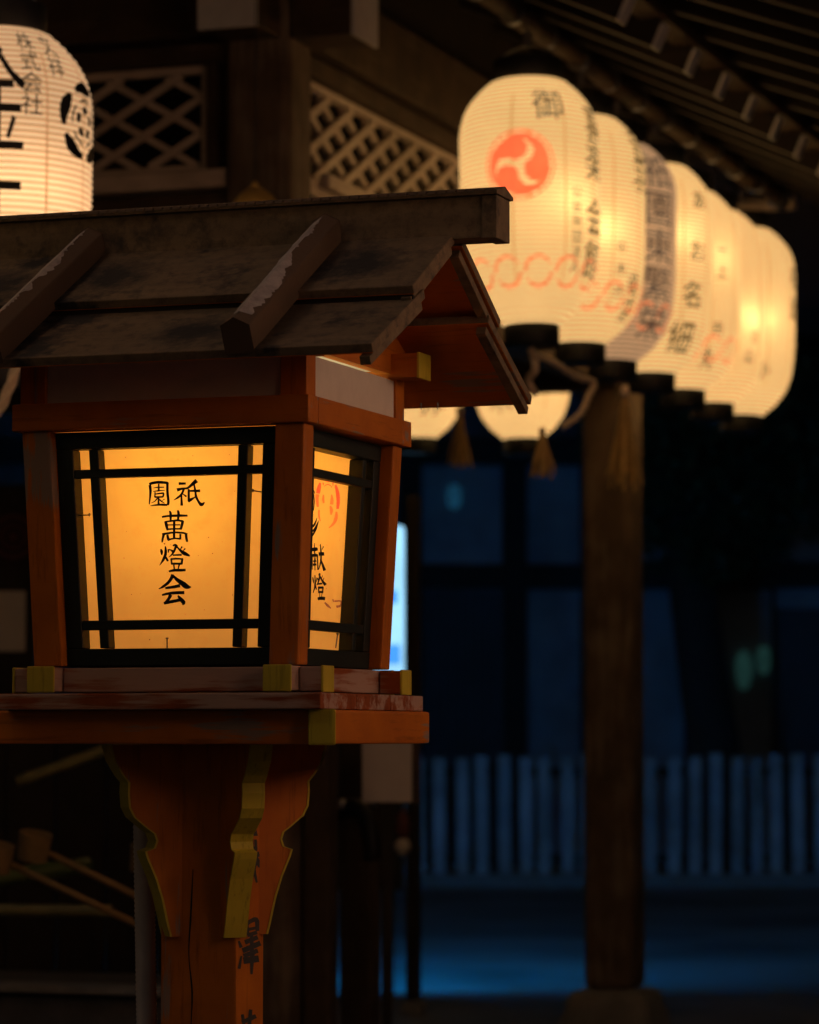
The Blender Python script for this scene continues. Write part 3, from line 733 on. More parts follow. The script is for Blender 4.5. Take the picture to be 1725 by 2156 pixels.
def paper_lantern(c, label, items=(), grey=(), crest=None, chain=False, group='paper lanterns hung along the eave', scale=1.0, paper='lantern_paper', hoop='lantern_hoop', power=.8, spot=(0, 0), off=.07, col_=(1, .82, .56)):
    """spot = (angle from the camera direction, height) of the bulb inside"""
    c = Vector(c)
    t = thing('paper_lantern', c, label, 'lantern', group)
    phi0 = math.atan2(CAM.y - c.y, CAM.x - c.x)      # the side of the lantern its front print faces
    t.rotation_euler = (random.uniform(-.022, .022), random.uniform(-.022, .022), 0)
    s = link('paper_shade', get_shade(paper, hoop), None, t); s.rotation_euler.z = random.uniform(0, 6)
    link('top_ring', TOPR, None, t); link('bottom_ring', BOTR, None, t); link('hook', HOOK, None, t)
    for it in items: print_on(t, c, phi0, [it], 'lantern_ink' if paper != 'pale_paper' else 'ink', 'character')
    for it in grey: print_on(t, c, phi0, [it], 'lantern_grey_ink', 'character', .0042)
    if crest: print_on(t, c, phi0, [crest[:5]], crest[5], 'crest')
    if chain:
        st = [(0,)]; it = []
        for k in range(13): it.append(([arc(0, 0, .043, 25, 185, .002, .009, .010), arc(0, 0, .043, 205, 355, .002, .009, .010)], -180 + k * 27.69 - 7, -.315 * LH, 1, 1))
        print_on(t, c, phi0, it, 'faded_chain', 'ring_chain')
    seams = []
    for a in (-75, -14, 30, 62, 100, 170): seams.append(([([(0, -.36 * LH), (0, 0), (0, .40 * LH)], .0045)], a, 0, 1, 1))
    print_on(t, c, phi0, seams, hoop, 'seam', .0022)
    a = phi0 + R(spot[0])
    if power: bulb(t, c + Vector((off * math.cos(a), off * math.sin(a), spot[1])), power, col_, .03)
    return t
LPX = [(1116, 428, 520), (1223, 486, 480), (1294, 533, 459), (1376, 568, 441), (1439, 613, 422), (1498, 648, 407), (1562, 679, 396)]
LC = [at(x, y, 9.8 * 520 / h) for x, y, h in LPX]
def zz(i, y): return (LPX[i][1] - y) / LPX[i][2] * LH
G = 'paper lanterns hung along the eave'
def column(chars, ang, z0, dz, size, wf=1.0): return [(ch, ang, z0 - dz * k, size, wf) for k, ch in enumerate(chars)]
paper_lantern(LC[0], 'glowing paper lantern with a red comma crest and red ring chain, starting the eave row',
              items=column('公益財団法人', 41, zz(0, 425), .044, .040) + column('喜楽', 66, zz(0, 275), .115, .125, .9) + column('会館', 66, zz(0, 470), .13, .125, .9), grey=[('御', 17, zz(0, 243), .105, 1)],
              crest=(TOMOE, -8, zz(0, 372), .205, 1, 'crest_print'), chain=True, spot=(40, -.02), off=.135, power=0.43)
paper_lantern(LC[1], 'glowing paper lantern with bold dark edge lettering beside the red-crested lantern',
              items=column('音羽', 66, zz(1, 315), .10, .12, .9) + column('の木行', 39, zz(1, 535), .072, .045) + column('商店', 58, zz(1, 610), .08, .085, .9), chain=True, spot=(20, -.02), off=.150, power=0.40)
paper_lantern(LC[2], 'greyish glowing paper lantern with large faded grey stacked characters',
              grey=column('祇園東繁栄', 45, zz(2, 372), .128, .125, 1.1), chain=True, spot=(-60, .0), off=.05, power=.45, paper='grey_paper', hoop='grey_hoop')
paper_lantern(LC[3], 'glowing paper lantern with loosely brushed dark characters next to the greyish one',
              items=[('あ', 49, zz(3, 432), .075, 1), ('お', 47, zz(3, 540), .085, 1), ('名', 42, zz(3, 632), .10, 1), ('細', 34, zz(3, 722), .125, 1)], spot=(28, .10), off=.14, power=0.35)
paper_lantern(LC[4], 'glowing paper lantern with two faint small marks, fifth along from the red-crested one',
              items=[('一', 42, zz(4, 540), .10, .4), ('上', 42, zz(4, 585), .06, 1), ('田', 38, zz(4, 705), .05, 1), ('丸', 30, zz(4, 765), .085, .8)], spot=(40, .10), off=.13, power=0.35, chain=True)
paper_lantern(LC[5], 'glowing paper lantern with a bright lower half, sixth along from the red-crested one',
              items=[('日', 52, zz(5, 720), .05, 1), ('山', 45, zz(5, 760), .06, 1)], spot=(48, -.06), off=.15, power=0.43)
paper_lantern(LC[6], 'glowing paper lantern closing the far end of the eave row',
              items=[('小', 25, zz(6, 790), .07, 1), ('八', 15, zz(6, 760), .05, 1)] + column('祇園', 75, zz(6, 590), .12, .10), spot=(22, -.01), off=.15, power=0.43)
LEFTC = at(-5, 415, 7.3)
paper_lantern(LEFTC, 'pale glowing paper lantern with huge black brushed character and black flower crest',
              items=[('金', 0, .185, .26, .48), ('玉', 0, -.10, .26, .48)] + column('株式会社', 20, .325, .050, .052, 1) + column('文祥', 39.5, .322, .052, .055, .9),
              crest=(FLOWER, 63, .155, .185, 1.0, 'ink'), paper='pale_paper', hoop='pale_hoop', power=.95, spot=(20, -.02), off=.08, group='paper lanterns on the side rail', col_=(1, .78, .52))
BACKC = [at(880, 739, 13.9), at(1098, 740, 13.76)]
paper_lantern(BACKC[0], 'glowing paper lantern low behind the wooden lantern eave, beside its corner', items=[('弥', 20, -.22, .14, 1)], spot=(-20, -.05), power=.6, group='paper lanterns of the rear eave')
paper_lantern(BACKC[1], 'glowing paper lantern low behind the wooden lantern eave, crossed by a white rope', items=[('木', -30, -.22, .12, 1)], spot=(30, -.1), power=.5, group='paper lanterns of the rear eave')
# unseen extra lanterns and rails, added as warm fill light on the wooden lantern
def added_rail(xs, ys, z, label, paper, pole_label, dx):
    for q, (x, y) in enumerate(zip(xs, ys)):
        c = Vector((x, y, z + EZ))
        t = thing('paper_lantern', c, label + ', ' + ('first', 'second', 'third', 'fourth')[q] + ' along', 'lantern', 'added fill lanterns out of view')
        link('paper_shade', get_shade(paper, 'lantern_hoop'), None, t); link('top_ring', TOPR, None, t); link('bottom_ring', BOTR, None, t); link('hook', HOOK, None, t)
    x = xs[0]; zp = z + EZ + LH / 2 + .21
    rk = thing('lantern_rail', (x, ys[0], 0), pole_label, 'rail')
    bm = bmesh.new(); tube(bm, [(x, min(ys) - .5, zp), (x, max(ys) + .5, zp)], .022, 10); frombm('rail', bm, 'dark_wood_y', rk)
    for y in (min(ys) - .4, max(ys) + (.4 if dx > 0 else -.45)):
        bm = bmesh.new(); hexa(bm, boxp(x - .045, x + .045, y - .045, y + .045, 0, zp - .022), .004); frombm('upright', bm, 'dark_wood_z', rk)
added_rail([-1.319] * 3, [.55, -.75, -2.05], LEFTC.z - EZ, 'added unseen glowing lantern on the low rail left of the wooden lantern', 'lantern_paper', 'dark timber lantern rail left of the wooden lantern', -1)
rl = [o for o in col.objects if o.name == 'lantern_rail'][0]
bm = bmesh.new(); zp = LEFTC.z + LH / 2 + .21; tube(bm, [(-1.319, 1.06, zp), (-1.319, 2.35, zp)], .0215, 10); frombm('rail', bm, 'dark_wood_y', rl)
added_rail([-.95] * 3, [.35, -.55, -1.45], 2.45, 'added fill lantern on the unseen high rail above the wooden lantern', 'high_fill_paper', 'unseen tall timber rail added to hold fill lanterns above the wooden lantern', 1)
added_rail([2.45] * 4, [-1.45, -.45, .55, 1.55], .90, 'added fill lantern on the unseen rail right of the wooden lantern', 'fill_paper', 'unseen timber rail added to hold fill lanterns right of the wooden lantern', 1)

# ================================================================== dance pavilion
pav = thing('shrine_pavilion', (-3.3, 5.8, 0), 'old timber shrine pavilion with lattice transoms, white-tipped rafters and deep eaves', 'pavilion')
pil = {}
for nm, (x, y) in {'fr': (-1.5, 3.97), 'br': (-1.5, 7.60), 'fl': (-5.1, 3.97), 'bl': (-5.1, 7.60)}.items():
    bm = bmesh.new(); hexa(bm, boxp(x - .1, x + .1, y - .1, y + .1, .235, EZ + 2.3), .04, 4); p = frombm('pillar', bm, 'pillar_wood', pav); pil[nm] = p
    bm = bmesh.new()
    q = boxp(x - .21, x + .21, y - .21, y + .21, 0, .234); b2 = [(x - .15, y - .15, .234), (x + .15, y - .15, .234), (x + .15, y + .15, .234), (x - .15, y + .15, .234)]
    hexa(bm, q[:4] + b2, .06, 4); frombm('base_stone', bm, 'stone', p)
YF, XS = 3.97, -1.5
# beams along the front and side: (z0, z1, half thickness)
for z0, z1, th, m in ((1.36, 1.56, .06, 'old_wood_'), (1.575, 1.628, .075, 'pale_wood_'), (1.945, 2.00, .05, 'old_wood_'), (2.02, 2.24, .07, 'old_wood_')):
    box('beam', -5.0, -1.602, YF - th, YF + th, z0, z1, m + 'x', pav, .006)
    box('beam', XS - th, XS + th, 4.072, 7.498, z0, z1, m + 'y', pav, .006)
    box('beam', -5.0, -1.602, 7.6 - th, 7.6 + th, z0, z1, m + 'x', pav, .006)
# mullions beside the transoms
def fx(px, py=250): return on_plane(px, py, Vector((0, YF, 0)), FRONT).x
box('mullion', fx(445), fx(470), YF - .04, YF + .04, 1.629, 1.944, 'old_wood_z', pav, .004)
box('mullion', XS - .04, XS + .04, 4.074, 4.20, 1.629, 1.944, 'old_wood_z', pav, .004)
def lattice(name, origin, ax, length, z0, z1, sp, slope, wd, th, nrm, mat):
    """crossed slats filling the rectangle origin + ax*[0,length] x [z0,z1]"""
    bm = bmesh.new(); o = Vector(origin)
    for zc in (z0 + .012, z1 - .012): bar(bm, o + Vector((0, 0, zc + EZ)), o + ax * length + Vector((0, 0, zc + EZ)), .03, .022)
    for u in (.012, length - .012): bar(bm, o + ax * u + Vector((0, 0, z0 + .0235 + EZ)), o + ax * u + Vector((0, 0, z1 - .0235 + EZ)), .028, .024, up=ax)
    fr = frombm(name, bm, mat, pav)
    u0, u1, a, b = .025, length - .025, z0 + .024, z1 - .024
    for sg in (1, -1):
        k = a - slope * length - sp
        while k < b + slope * length + sp:
            # line z = k + sg*slope*(u)
            pts = []
            for u in (u0, u1):
                z = k + sg * slope * u
                if a <= z <= b: pts.append((u, z))
            for z in (a, b):
                u = (z - k) / (sg * slope)
                if u0 < u < u1: pts.append((u, z))
            if len(pts) >= 2:
                p, q = pts[0], pts[1]
                if math.hypot(p[0] - q[0], p[1] - q[1]) > .03:
                    bm = bmesh.new(); offn = nrm * (th * .51 * sg)
                    bar(bm, o + ax * p[0] + Vector((0, 0, p[1] + EZ)) + offn, o + ax * q[0] + Vector((0, 0, q[1] + EZ)) + offn, th, wd, up=nrm.cross((o + ax * q[0] + Vector((0, 0, q[1]))) - (o + ax * p[0] + Vector((0, 0, p[1])))).normalized())
                    frombm('slat', bm, mat, fr)
            k += sp
x0 = fx(120)
lattice('transom_lattice', (x0, YF, 0), Vector((1, 0, 0)), fx(444) - x0, 1.63, 1.943, .105, .56, .021, .014, FRONT, 'pale_wood_x')
lattice('transom_lattice', (XS, 4.205, 0), Vector((0, 1, 0)), 2.3, 1.63, 1.943, .100, .50, .027, .014, RIGHT, 'pale_wood_y')
# rear boards close the view through the transoms
box('back_board', -5.0, -1.65, YF + .30, YF + .33, 1.3, 2.4, 'dark_wood_x', pav, 0)
box('back_board', XS - .42, XS - .40, 4.40, 7.4, 1.3, 2.4, 'dark_wood_y', pav, 0)
box('frieze_board', XS - .012, XS + .012, 4.08, 7.49, 2.241, 2.62, 'dark_wood_y', pav, 0)
box('frieze_board', -5.0, -1.61, YF - .012, YF + .012, 2.241, 2.62, 'dark_wood_x', pav, 0)
box('ceiling', -5.05, -1.515, 4.0, 7.58, 2.38, 2.40, 'dark_wood_x', pav, 0)
bm = bmesh.new(); pe = on_plane(684, 380, Vector((-1.41, 0, 0)), RIGHT); pf = on_plane(800, 436, Vector((-1.41, 0, 0)), RIGHT); bar(bm, pe, pf, .03, .045, bev=.006); frombm('sill_end', bm, 'pale_wood_y', pav)
# beam noses with painted ends
n1 = box('beam_nose', -1.595, -1.425, 3.685, 3.868, 1.985, 2.2, 'old_wood_y', pav, .006); box('painted_tip', -1.600, -1.420, 3.672, 3.6835, 1.980, 2.205, 'painted_tip', n1, .003)
n2 = box('beam_nose', -1.398, -1.215, 3.875, 4.065, 1.985, 2.2, 'old_wood_x', pav, .006); box('painted_tip', -1.2135, -1.202, 3.870, 4.070, 1.980, 2.205, 'painted_tip', n2, .003)
# roof with two tiers of rafters
APX, APZ, EV = Vector((-3.3, 5.8, 0)), EZ + 1.91 + 1.5, 3.75
bm = bmesh.new()
cs = [(-3.3 - EV, 5.8 - EV), (-3.3 + EV, 5.8 - EV), (-3.3 + EV, 5.8 + EV), (-3.3 - EV, 5.8 + EV)]
lo = [bm.verts.new((x, y, EZ + 1.91)) for x, y in cs]; hi = [bm.verts.new((x, y, EZ + 2.03)) for x, y in cs]
a = bm.verts.new((-3.3, 5.8, APZ)); b = bm.verts.new((-3.3, 5.8, APZ + .14))
for k in range(4):
    bm.faces.new((lo[k], lo[(k + 1) % 4], a)); bm.faces.new((hi[k], hi[(k + 1) % 4], b)); bm.faces.new((lo[k], lo[(k + 1) % 4], hi[(k + 1) % 4], hi[k]))
roof = frombm('roof', bm, 'dark_wood_x', pav)
yk = 4.561 - .382 * 5
bm = bmesh.new(); bar(bm, (-2.1, 0, 2.03 + .035 + .45 * 1.6), (-.5, 0, 2.03 + .035), .062, .075, bev=.004); bm.transform(Matrix.Translation((0, 0, EZ)))
R1 = bpy.data.meshes.new('rafter'); bmesh.ops.recalc_face_normals(bm, faces=bm.faces); bm.to_mesh(R1); bm.free(); R1.materials.append(MAT['dark_wood_x'])
bm = bmesh.new(); bar(bm, (-.4995, 0, 2.031 + .0345), (-.488, 0, 2.031 + .0295), .066, .079, bev=.003); bm.transform(Matrix.Translation((0, 0, EZ)))
RT = bpy.data.meshes.new('painted_tip'); bmesh.ops.recalc_face_normals(bm, faces=bm.faces); bm.to_mesh(RT); bm.free(); RT.materials.append(MAT['painted_tip'])
bm = bmesh.new(); bar(bm, (-1.0, 0, 2.15 + .03 + .36 * .5), (.36, 0, 2.15 + .03 - .36 * .86), .055, .055, bev=.004); bm.transform(Matrix.Translation((0, 0, EZ)))
R2 = bpy.data.meshes.new('rafter'); bmesh.ops.recalc_face_normals(bm, faces=bm.faces); bm.to_mesh(R2); bm.free(); R2.materials.append(MAT['dark_wood_x'])
while yk < 9.0:
    if yk > 3.3:
        o = link('rafter', R1, None, pav); o.location = Vector((0, yk, 0)) - wloc(pav)
        t = link('painted_tip', RT, None, o)
    o = link('rafter', R2, None, pav); o.location = Vector((0, yk, 0)) - wloc(pav)
    yk += .382
box('eave_batten', -.55, -.47, 3.0, 9.2, 2.112, 2.142, 'old_wood_y', pav, .003)
# pole the lanterns hang from, lashed with wire
bm = bmesh.new(); pts = [(-1.0, 4.2 + .25 * i, EZ + 2.205 + .006 * math.sin(i * 1.7)) for i in range(18)]; tube(bm, pts, [.033 + .002 * math.sin(i * 2.3) for i in range(18)], 12)
pole = frombm('hanging_pole', bm, 'old_wood_y', pav, True)
for i in range(12):
    y = 4.35 + .36 * i; bm = bmesh.new(); lathe(bm, [(.036, -.012), (.040, -.006), (.040, .006), (.036, .012)], (0, 0, 0), 14); bmesh.ops.rotate(bm, verts=bm.verts, matrix=Matrix.Rotation(math.pi / 2, 3, 'X')); bm.transform(Matrix.Translation((-1.0, y, EZ + 2.205)))
    frombm('wire_lashing', bm, 'steel', pole)
bm = bmesh.new(); tube(bm, [(-5.5, 8.43, EZ + 2.2), (-.95, 8.43, EZ + 2.2)], .032, 10); frombm('hanging_pole', bm, 'pale_wood_x', pav, True)

# bronze hanging lantern in front of the corner pillar
c = at(537, 424, 8.80); br = thing('bronze_lantern', c - Vector((0, 0, .30)), 'small gilt bronze hanging lantern with pointed roof beside the pavilion pillar', 'lantern')
bm = bmesh.new(); lathe(bm, [(.062, -.014), (.066, -.004), (.050, .016), (.022, .034), (.010, .040)], c, 6); frombm('lantern_roof', bm, 'gold_metal', br)
bm = bmesh.new(); lathe(bm, [(.009, .034), (.013, .040), (.009, .048), (.002, .056)], c, 12); frombm('finial', bm, 'gold_metal', br, True)
bm = bmesh.new(); lathe(bm, [(.044, -.150), (.046, -.013)], c, 6); frombm('lantern_body', bm, 'gold_metal', br)
bm = bmesh.new(); lathe(bm, [(.030, -.175), (.058, -.165), (.058, -.151)], c, 6); frombm('base_tray', bm, 'gold_metal', br)
bm = bmesh.new(); tube(bm, [c + Vector((0, 0, .055)), c + Vector((0, 0, .75))], .002, 6); frombm('chain', bm, 'black_lacquer', br)

# ropes and straw tassels
def twisted(name, pts, r, label, cat, mat='rope'):
    sp = [Vector(p) for p in spline([tuple(p) for p in pts], 10)]
    bm = bmesh.new()
    for ph in (0, 2.1, 4.2):
        q = []
        for i, p in enumerate(sp):
            d = (sp[min(i + 1, len(sp) - 1)] - sp[max(i - 1, 0)]).normalized(); s_ = d.cross(Vector((0, 1, .2))).normalized(); u = d.cross(s_); a = i * .55 + ph
            q.append(p + (s_ * math.cos(a) + u * math.sin(a)) * r * .55)
        tube(bm, q, r * .62, 8)
    return tag(frombm(name, bm, mat, None, True), label, cat)
D1 = 9.75
twisted('rope', [at(1118, 735, D1), at(1128, 775, D1 - .05), at(1113, 800, D1), at(1128, 830, D1)], .011, 'short pale twisted rope end hanging under the red-crested lantern', 'rope')
twisted('rope', [at(1122, 745, D1 + .1), at(1165, 762, D1 + .1), at(1210, 792, D1 + .2), at(1250, 806, D1 + .3), at(1240, 835, D1 + .25), at(1222, 872, D1 + .2), at(1185, 900, D1 + .15)], .010, 'long pale twisted rope looping from the red-crested lantern to its neighbour', 'rope')
def tassel(px, y0, y1, D, wpx, label, n=44):
    c = at(px, y0, D); L = (y1 - y0) * D / FPX; ww = wpx * D / FPX
    t = thing('straw_tassel', c - Vector((0, 0, L)), label, 'tassel', 'straw tassels under the lanterns')
    bm = bmesh.new(); lathe(bm, [(ww * .12, -L * .12), (ww * .15, -L * .08), (ww * .12, -L * .03), (ww * .06, 0)], c, 10); frombm('binding', bm, 'rope', t, True)
    bm = bmesh.new()
    for i in range(n):
        a = 2 * math.pi * i / n + random.uniform(-.2, .2); rr = ww * .5 * random.uniform(.15, 1.1); l = L * random.uniform(.72, 1.04)
        e = c + Vector((rr * math.cos(a), rr * math.sin(a), -l)); m = c + Vector((rr * .45 * math.cos(a), rr * .45 * math.sin(a), -l * .5))
        bar(bm, c + Vector((ww * .05 * math.cos(a), ww * .05 * math.sin(a), -L * .06)), m, .005, .003); bar(bm, m, e, .006, .003)
    tag(frombm('straw', bm, 'straw', t), kind='stuff')
tassel(1316, 812, 1030, 11.3, 74, 'long straw tassel hanging in front of the far pillar')
tassel(1142, 900, 1006, 10.0, 56, 'short straw tassel hanging below the looped white rope')
tassel(968, 856, 986, 13.2, 60, 'straw tassel hanging between the two low lanterns behind the eave')

# ================================================================== water basin on the left
bc = at(60, 2090, 8.6)
bs = thing('stone_basin', (bc.x - .35, bc.y, 0), 'dark stone water basin below the bamboo ladle rest', 'basin')
bm = bmesh.new(); hexa(bm, boxp(bc.x - 1.2, bc.x + .36, bc.y, bc.y + .75, 0, bc.z), .03, 3); frombm('basin_body', bm, 'dark_stone', bs)
bm = bmesh.new(); hexa(bm, boxp(bc.x - 1.25, bc.x + .40, bc.y - .04, bc.y + .10, bc.z + .002, bc.z + .022), .006, 2); frombm('rim', bm, 'stone', bs)
for k in range(5):
    bm = bmesh.new(); xx = bc.x - 1.1 + k * .29; hexa(bm, boxp(xx, xx + .26, bc.y - .03, bc.y - .002, .05, bc.z - .1 - .04 * (k % 2)), .012, 2); frombm('stone', bm, 'dark_stone', bs)
a = at(-200, 1800, 10.2); wl = thing('backdrop_wall', (a.x, a.y, 0), 'dark board wall added behind the stone basin to hide lit ground', 'wall')  # added to keep the blue-lit ground behind the basin dark
k = 10.2 / FPX
for i in range(8):
    u0 = i * 106 * k; p = lambda u, d, z: Vector((a.x, a.y, 0)) + AXR * u + Vector((-AXR.y, AXR.x, 0)) * d + Vector((0, 0, z)); bm = bmesh.new(); dd = .004 * (i % 2)
    hexa(bm, [p(u0, dd, 0), p(u0 + 104 * k, dd, 0), p(u0 + 104 * k, .03, 0), p(u0, .03, 0), p(u0, dd, EZ + .06), p(u0 + 104 * k, dd, EZ + .06), p(u0 + 104 * k, .03, EZ + .06), p(u0, .03, EZ + .06)], .003, 1); frombm('plank', bm, 'dark_wood_z', wl)
def pole_thing(name, a, b, r, mat, label, cat, group=None, nodes=3):
    a, b = Vector(a), Vector(b); n = 10; bm = bmesh.new()
    pts = [a.lerp(b, i / n) for i in range(n + 1)]; tube(bm, pts, [r * (1.10 if i % 3 == 1 else 1.0) for i in range(n + 1)], 12)
    return tag(frombm(name, bm, mat, None, True), label, cat, group)
pole_thing('bamboo_pole', at(-120, 1915, 8.5), at(232, 1918, 8.4), .015, 'bamboo', 'level tan bamboo pole lying across the basin', 'bamboo')
pole_thing('bamboo_pole', at(36, 1645, 8.9), at(330, 1540, 8.9), .015, 'bamboo', 'slanted tan bamboo spout pole above the ladles', 'bamboo')
pole_thing('bamboo_pole', at(-120, 1862, 8.6), at(185, 1822, 8.9), .022, 'green_bamboo', 'green bamboo pole resting under the ladle cups', 'bamboo')
def ladle(cx, cy, hx, hy, D, label, D2=None):
    c = at(cx, cy, D); h = at(hx, hy, D2 or D)
    t = thing('wooden_ladle', c - Vector((0, 0, .04)), label, 'ladle', 'ladles on the basin')
    bm = bmesh.new(); lathe(bm, [(.038, -.034), (.042, .034), (.037, .034), (.034, -.028)], c, 20); d0 = (h - c).normalized(); rot = Vector((0, 0, 1)).rotation_difference(Vector((d0.x * .25, -.12, 1)).normalized()).to_matrix()
    bmesh.ops.rotate(bm, cent=c, matrix=rot, verts=bm.verts); frombm('cup', bm, 'ladle_wood', t)
    bm = bmesh.new(); tube(bm, [c + d0 * .040, h], .009, 8); frombm('handle', bm, 'ladle_wood', t, True)
ladle(72, 1782, 300, 1893, 8.1, 'wooden ladle with upright orange cup resting on green bamboo')
ladle(-8, 1806, 300, 1952, 8.0, 'wooden ladle beside the orange-cupped one, its cup cut off')
ladle(306, 1808, 420, 1700, 8.6, 'small wooden ladle tucked behind the post conduit')
# posts of the basin shelter
def shelter_post(px0, px1, D, ytop, mat, label):
    a = at(px0, 1800, D); b = at(px1, 1800, D); wd = (b - a).length * .8; c = (a + b) / 2; top = at(px0, ytop, D).z
    t = thing('shelter_post', (c.x, c.y, 0), label, 'post', 'posts of the basin shelter')
    bm = bmesh.new(); hexa(bm, boxp(c.x - wd / 2, c.x + wd / 2, c.y - wd / 2, c.y + wd / 2, .06, top), .008, 2); frombm('shaft', bm, mat, t)
    bm = bmesh.new(); hexa(bm, boxp(c.x - wd * .8, c.x + wd * .8, c.y - wd * .8, c.y + wd * .8, 0, .0595), .01, 2); frombm('footing', bm, 'stone', t)
    return c, wd
shelter_post(640, 712, 9.2, 1380, 'old_wood_z', 'brown timber post standing right of the wooden lantern bracket')
c2, w2 = shelter_post(716, 802, 9.9, 1420, 'old_wood_z', 'brown timber post carrying the black tap')
shelter_post(854, 888, 14.2, 1040, 'dark_wood_z', 'tall dark timber post beside the glowing panel')
# tap
c = at(735, 1718, 9.6); tp = thing('black_tap', c, 'black curved tap fixed to the brown timber post', 'tap')
bm = bmesh.new(); sp = [Vector(p) for p in spline([tuple(at(712, 1712, 9.72)), tuple(at(745, 1700, 9.6)), tuple(at(775, 1730, 9.55)), tuple(at(785, 1810, 9.55))], 6)]; tube(bm, sp, .026, 12); frombm('spout', bm, 'black_lacquer', tp, True)
for px in (718, 748, 780):
    bm = bmesh.new(); q = at(px, 1692, 9.6); lathe(bm, [(.012, -.02), (.02, -.006), (.02, .006), (.008, .014)], q, 10); frombm('handle', bm, 'steel', tp, True)
# notice board on the post
a = at(762, 1690, 9.5); b = at(868, 1566, 9.5); nb = thing('notice_board', ((a.x + b.x) / 2, a.y, a.z), 'blank pale notice board hanging under the lantern beams', 'board')
rt = AXR; bm = bmesh.new(); wv = rt * ((868 - 762) * 9.5 / FPX); th = Vector((-rt.y, rt.x, 0)) * .018; up = Vector((0, 0, (1690 - 1560) * 9.5 / FPX))
hexa(bm, [a, a + wv, a + wv + th, a + th, a + up, a + wv + up, a + wv + th + up, a + th + up], .004); frombm('panel', bm, 'notice_white', nb)
bm = bmesh.new(); p = a + wv + Vector((0, 0, -.004)) + th * .5; bar(bm, p + rt * .012, p + rt * .012 + up, .02, .022, up=rt); frombm('side_strip', bm, 'old_wood_z', nb)
bm = bmesh.new(); bar(bm, a + wv * .5 + th * 2 - Vector((0, 0, a.z)), a + wv * .5 + th * 2 + up * .9, .03, .03, up=rt); frombm('stake', bm, 'dark_wood_z', nb)
# hanging charm
c = at(848, 1765, 13.7); ch = thing('hanging_charm', c - Vector((0, 0, .06)), 'small red and white charm hanging on the tall dark post', 'charm')
bm = bmesh.new(); lathe(bm, [(.018, .0), (.03, .03), (.026, .09), (.006, .12)], c, 12); frombm('red_hood', bm, 'red_plastic', ch, True)
bm = bmesh.new(); lathe(bm, [(.008, -.075), (.030, -.05), (.034, -.025), (.018, -.002)], c, 12); frombm('white_ball', bm, 'notice_white', ch, True)
# ================================================================== lit panel, fence, far buildings, tree
a = at(852, 1435, 15.0); D = 15.0; k = D / FPX
pn = thing('illuminated_panel', (a.x, a.y, 0), 'upright glowing bluish white panel seen past the wooden lantern', 'sign')
W_, H_, T_ = 150 * k, 330 * k, .30
r2 = AXR; bk = Vector((-r2.y, r2.x, 0)); base = a - r2 * W_
def panelbox(name, u0, u1, z0, z1, d0, d1, mat, parent, bev):
    bm = bmesh.new(); p = lambda u, d, z: base + r2 * u + bk * d + Vector((0, 0, z))
    hexa(bm, [p(u0, d0, z0), p(u1, d0, z0), p(u1, d1, z0), p(u0, d1, z0), p(u0, d0, z1), p(u1, d0, z1), p(u1, d1, z1), p(u0, d1, z1)], bev, 4); return frombm(name, bm, mat, parent)
panelbox('lit_front', 0, W_, 0, H_, 0, .06, 'cool_panel', pn, .028)
panelbox('casing', -.66, W_ - .004, -.96, H_ - .01, .0615, T_, 'black_lacquer', pn, .01)
panelbox('court_fill', -.6, W_ - .02, -.9, H_ - .03, T_ + .001, T_ + .03, 'cool_fill', pn, .005)  # unseen glowing back added to throw blue light over the court
panelbox('blue_label', W_ - .10, W_ - .02, .08, .17, -.003, .002, 'blue_print', pn, 0)
panelbox('blue_label', W_ - .10, W_ - .03, .36, .42, -.003, .002, 'blue_print', pn, 0)
for u in (.06, W_ - .1): panelbox('foot', u, u + .05, -a.z, -.961, .08, .2, 'black_lacquer', pn, .003)

FY = Vector((0, 0, 0)); fa = at(840, 1865, 26.4); fb = at(1860, 1865, 26.4); fa.z = fb.z = 0
fd = (fb - fa).normalized(); FL = (fb - fa).length
fence = thing('picket_fence', fa, 'pale upright picket fence along the far side of the court', 'fence')
bm = bmesh.new(); bar(bm, (0, 0, .08), (0, 0, 1.06), .022, .102, up=fd, bev=.004); pm = bpy.data.meshes.new('picket'); bmesh.ops.recalc_face_normals(bm, faces=bm.faces); bm.to_mesh(pm); bm.free(); pm.materials.append(MAT['picket_paint'])
sp_ = 44.4 * 26.4 / FPX; i = 0
while i * sp_ < FL:
    o = link('picket', pm, None, fence); o.location = fd * (i * sp_ + random.uniform(-.012, .012)) + Vector((0, 0, random.uniform(-.03, .02))); o.rotation_euler = (random.uniform(-.012, .012), random.uniform(-.014, .014), random.uniform(-.35, .35)); i += 1
nn = Vector((-fd.y, fd.x, 0))
for z in (.22, .92):
    bm = bmesh.new(); bar(bm, fa + nn * .035 + Vector((0, 0, z)), fb + nn * .035 + Vector((0, 0, z)), .03, .07, bev=.004); frombm('rail', bm, 'dark_wood_x', fence)
for k in range(6):
    bm = bmesh.new(); p = fa + fd * (k * FL / 5) + nn * .09; bar(bm, p, p + Vector((0, 0, 1.0)), .08, .08, up=fd, bev=.006); frombm('fence_post', bm, 'dark_wood_z', fence)
bm = bmesh.new(); bar(bm, fa - fd * 3 + Vector((0, 0, .03)) - nn * .1, fb + fd * 3 + Vector((0, 0, .03)) - nn * .1, .30, .14, bev=.02); tag(frombm('stone_kerb', bm, 'stone'), 'long low stone kerb under the picket fence', 'kerb')

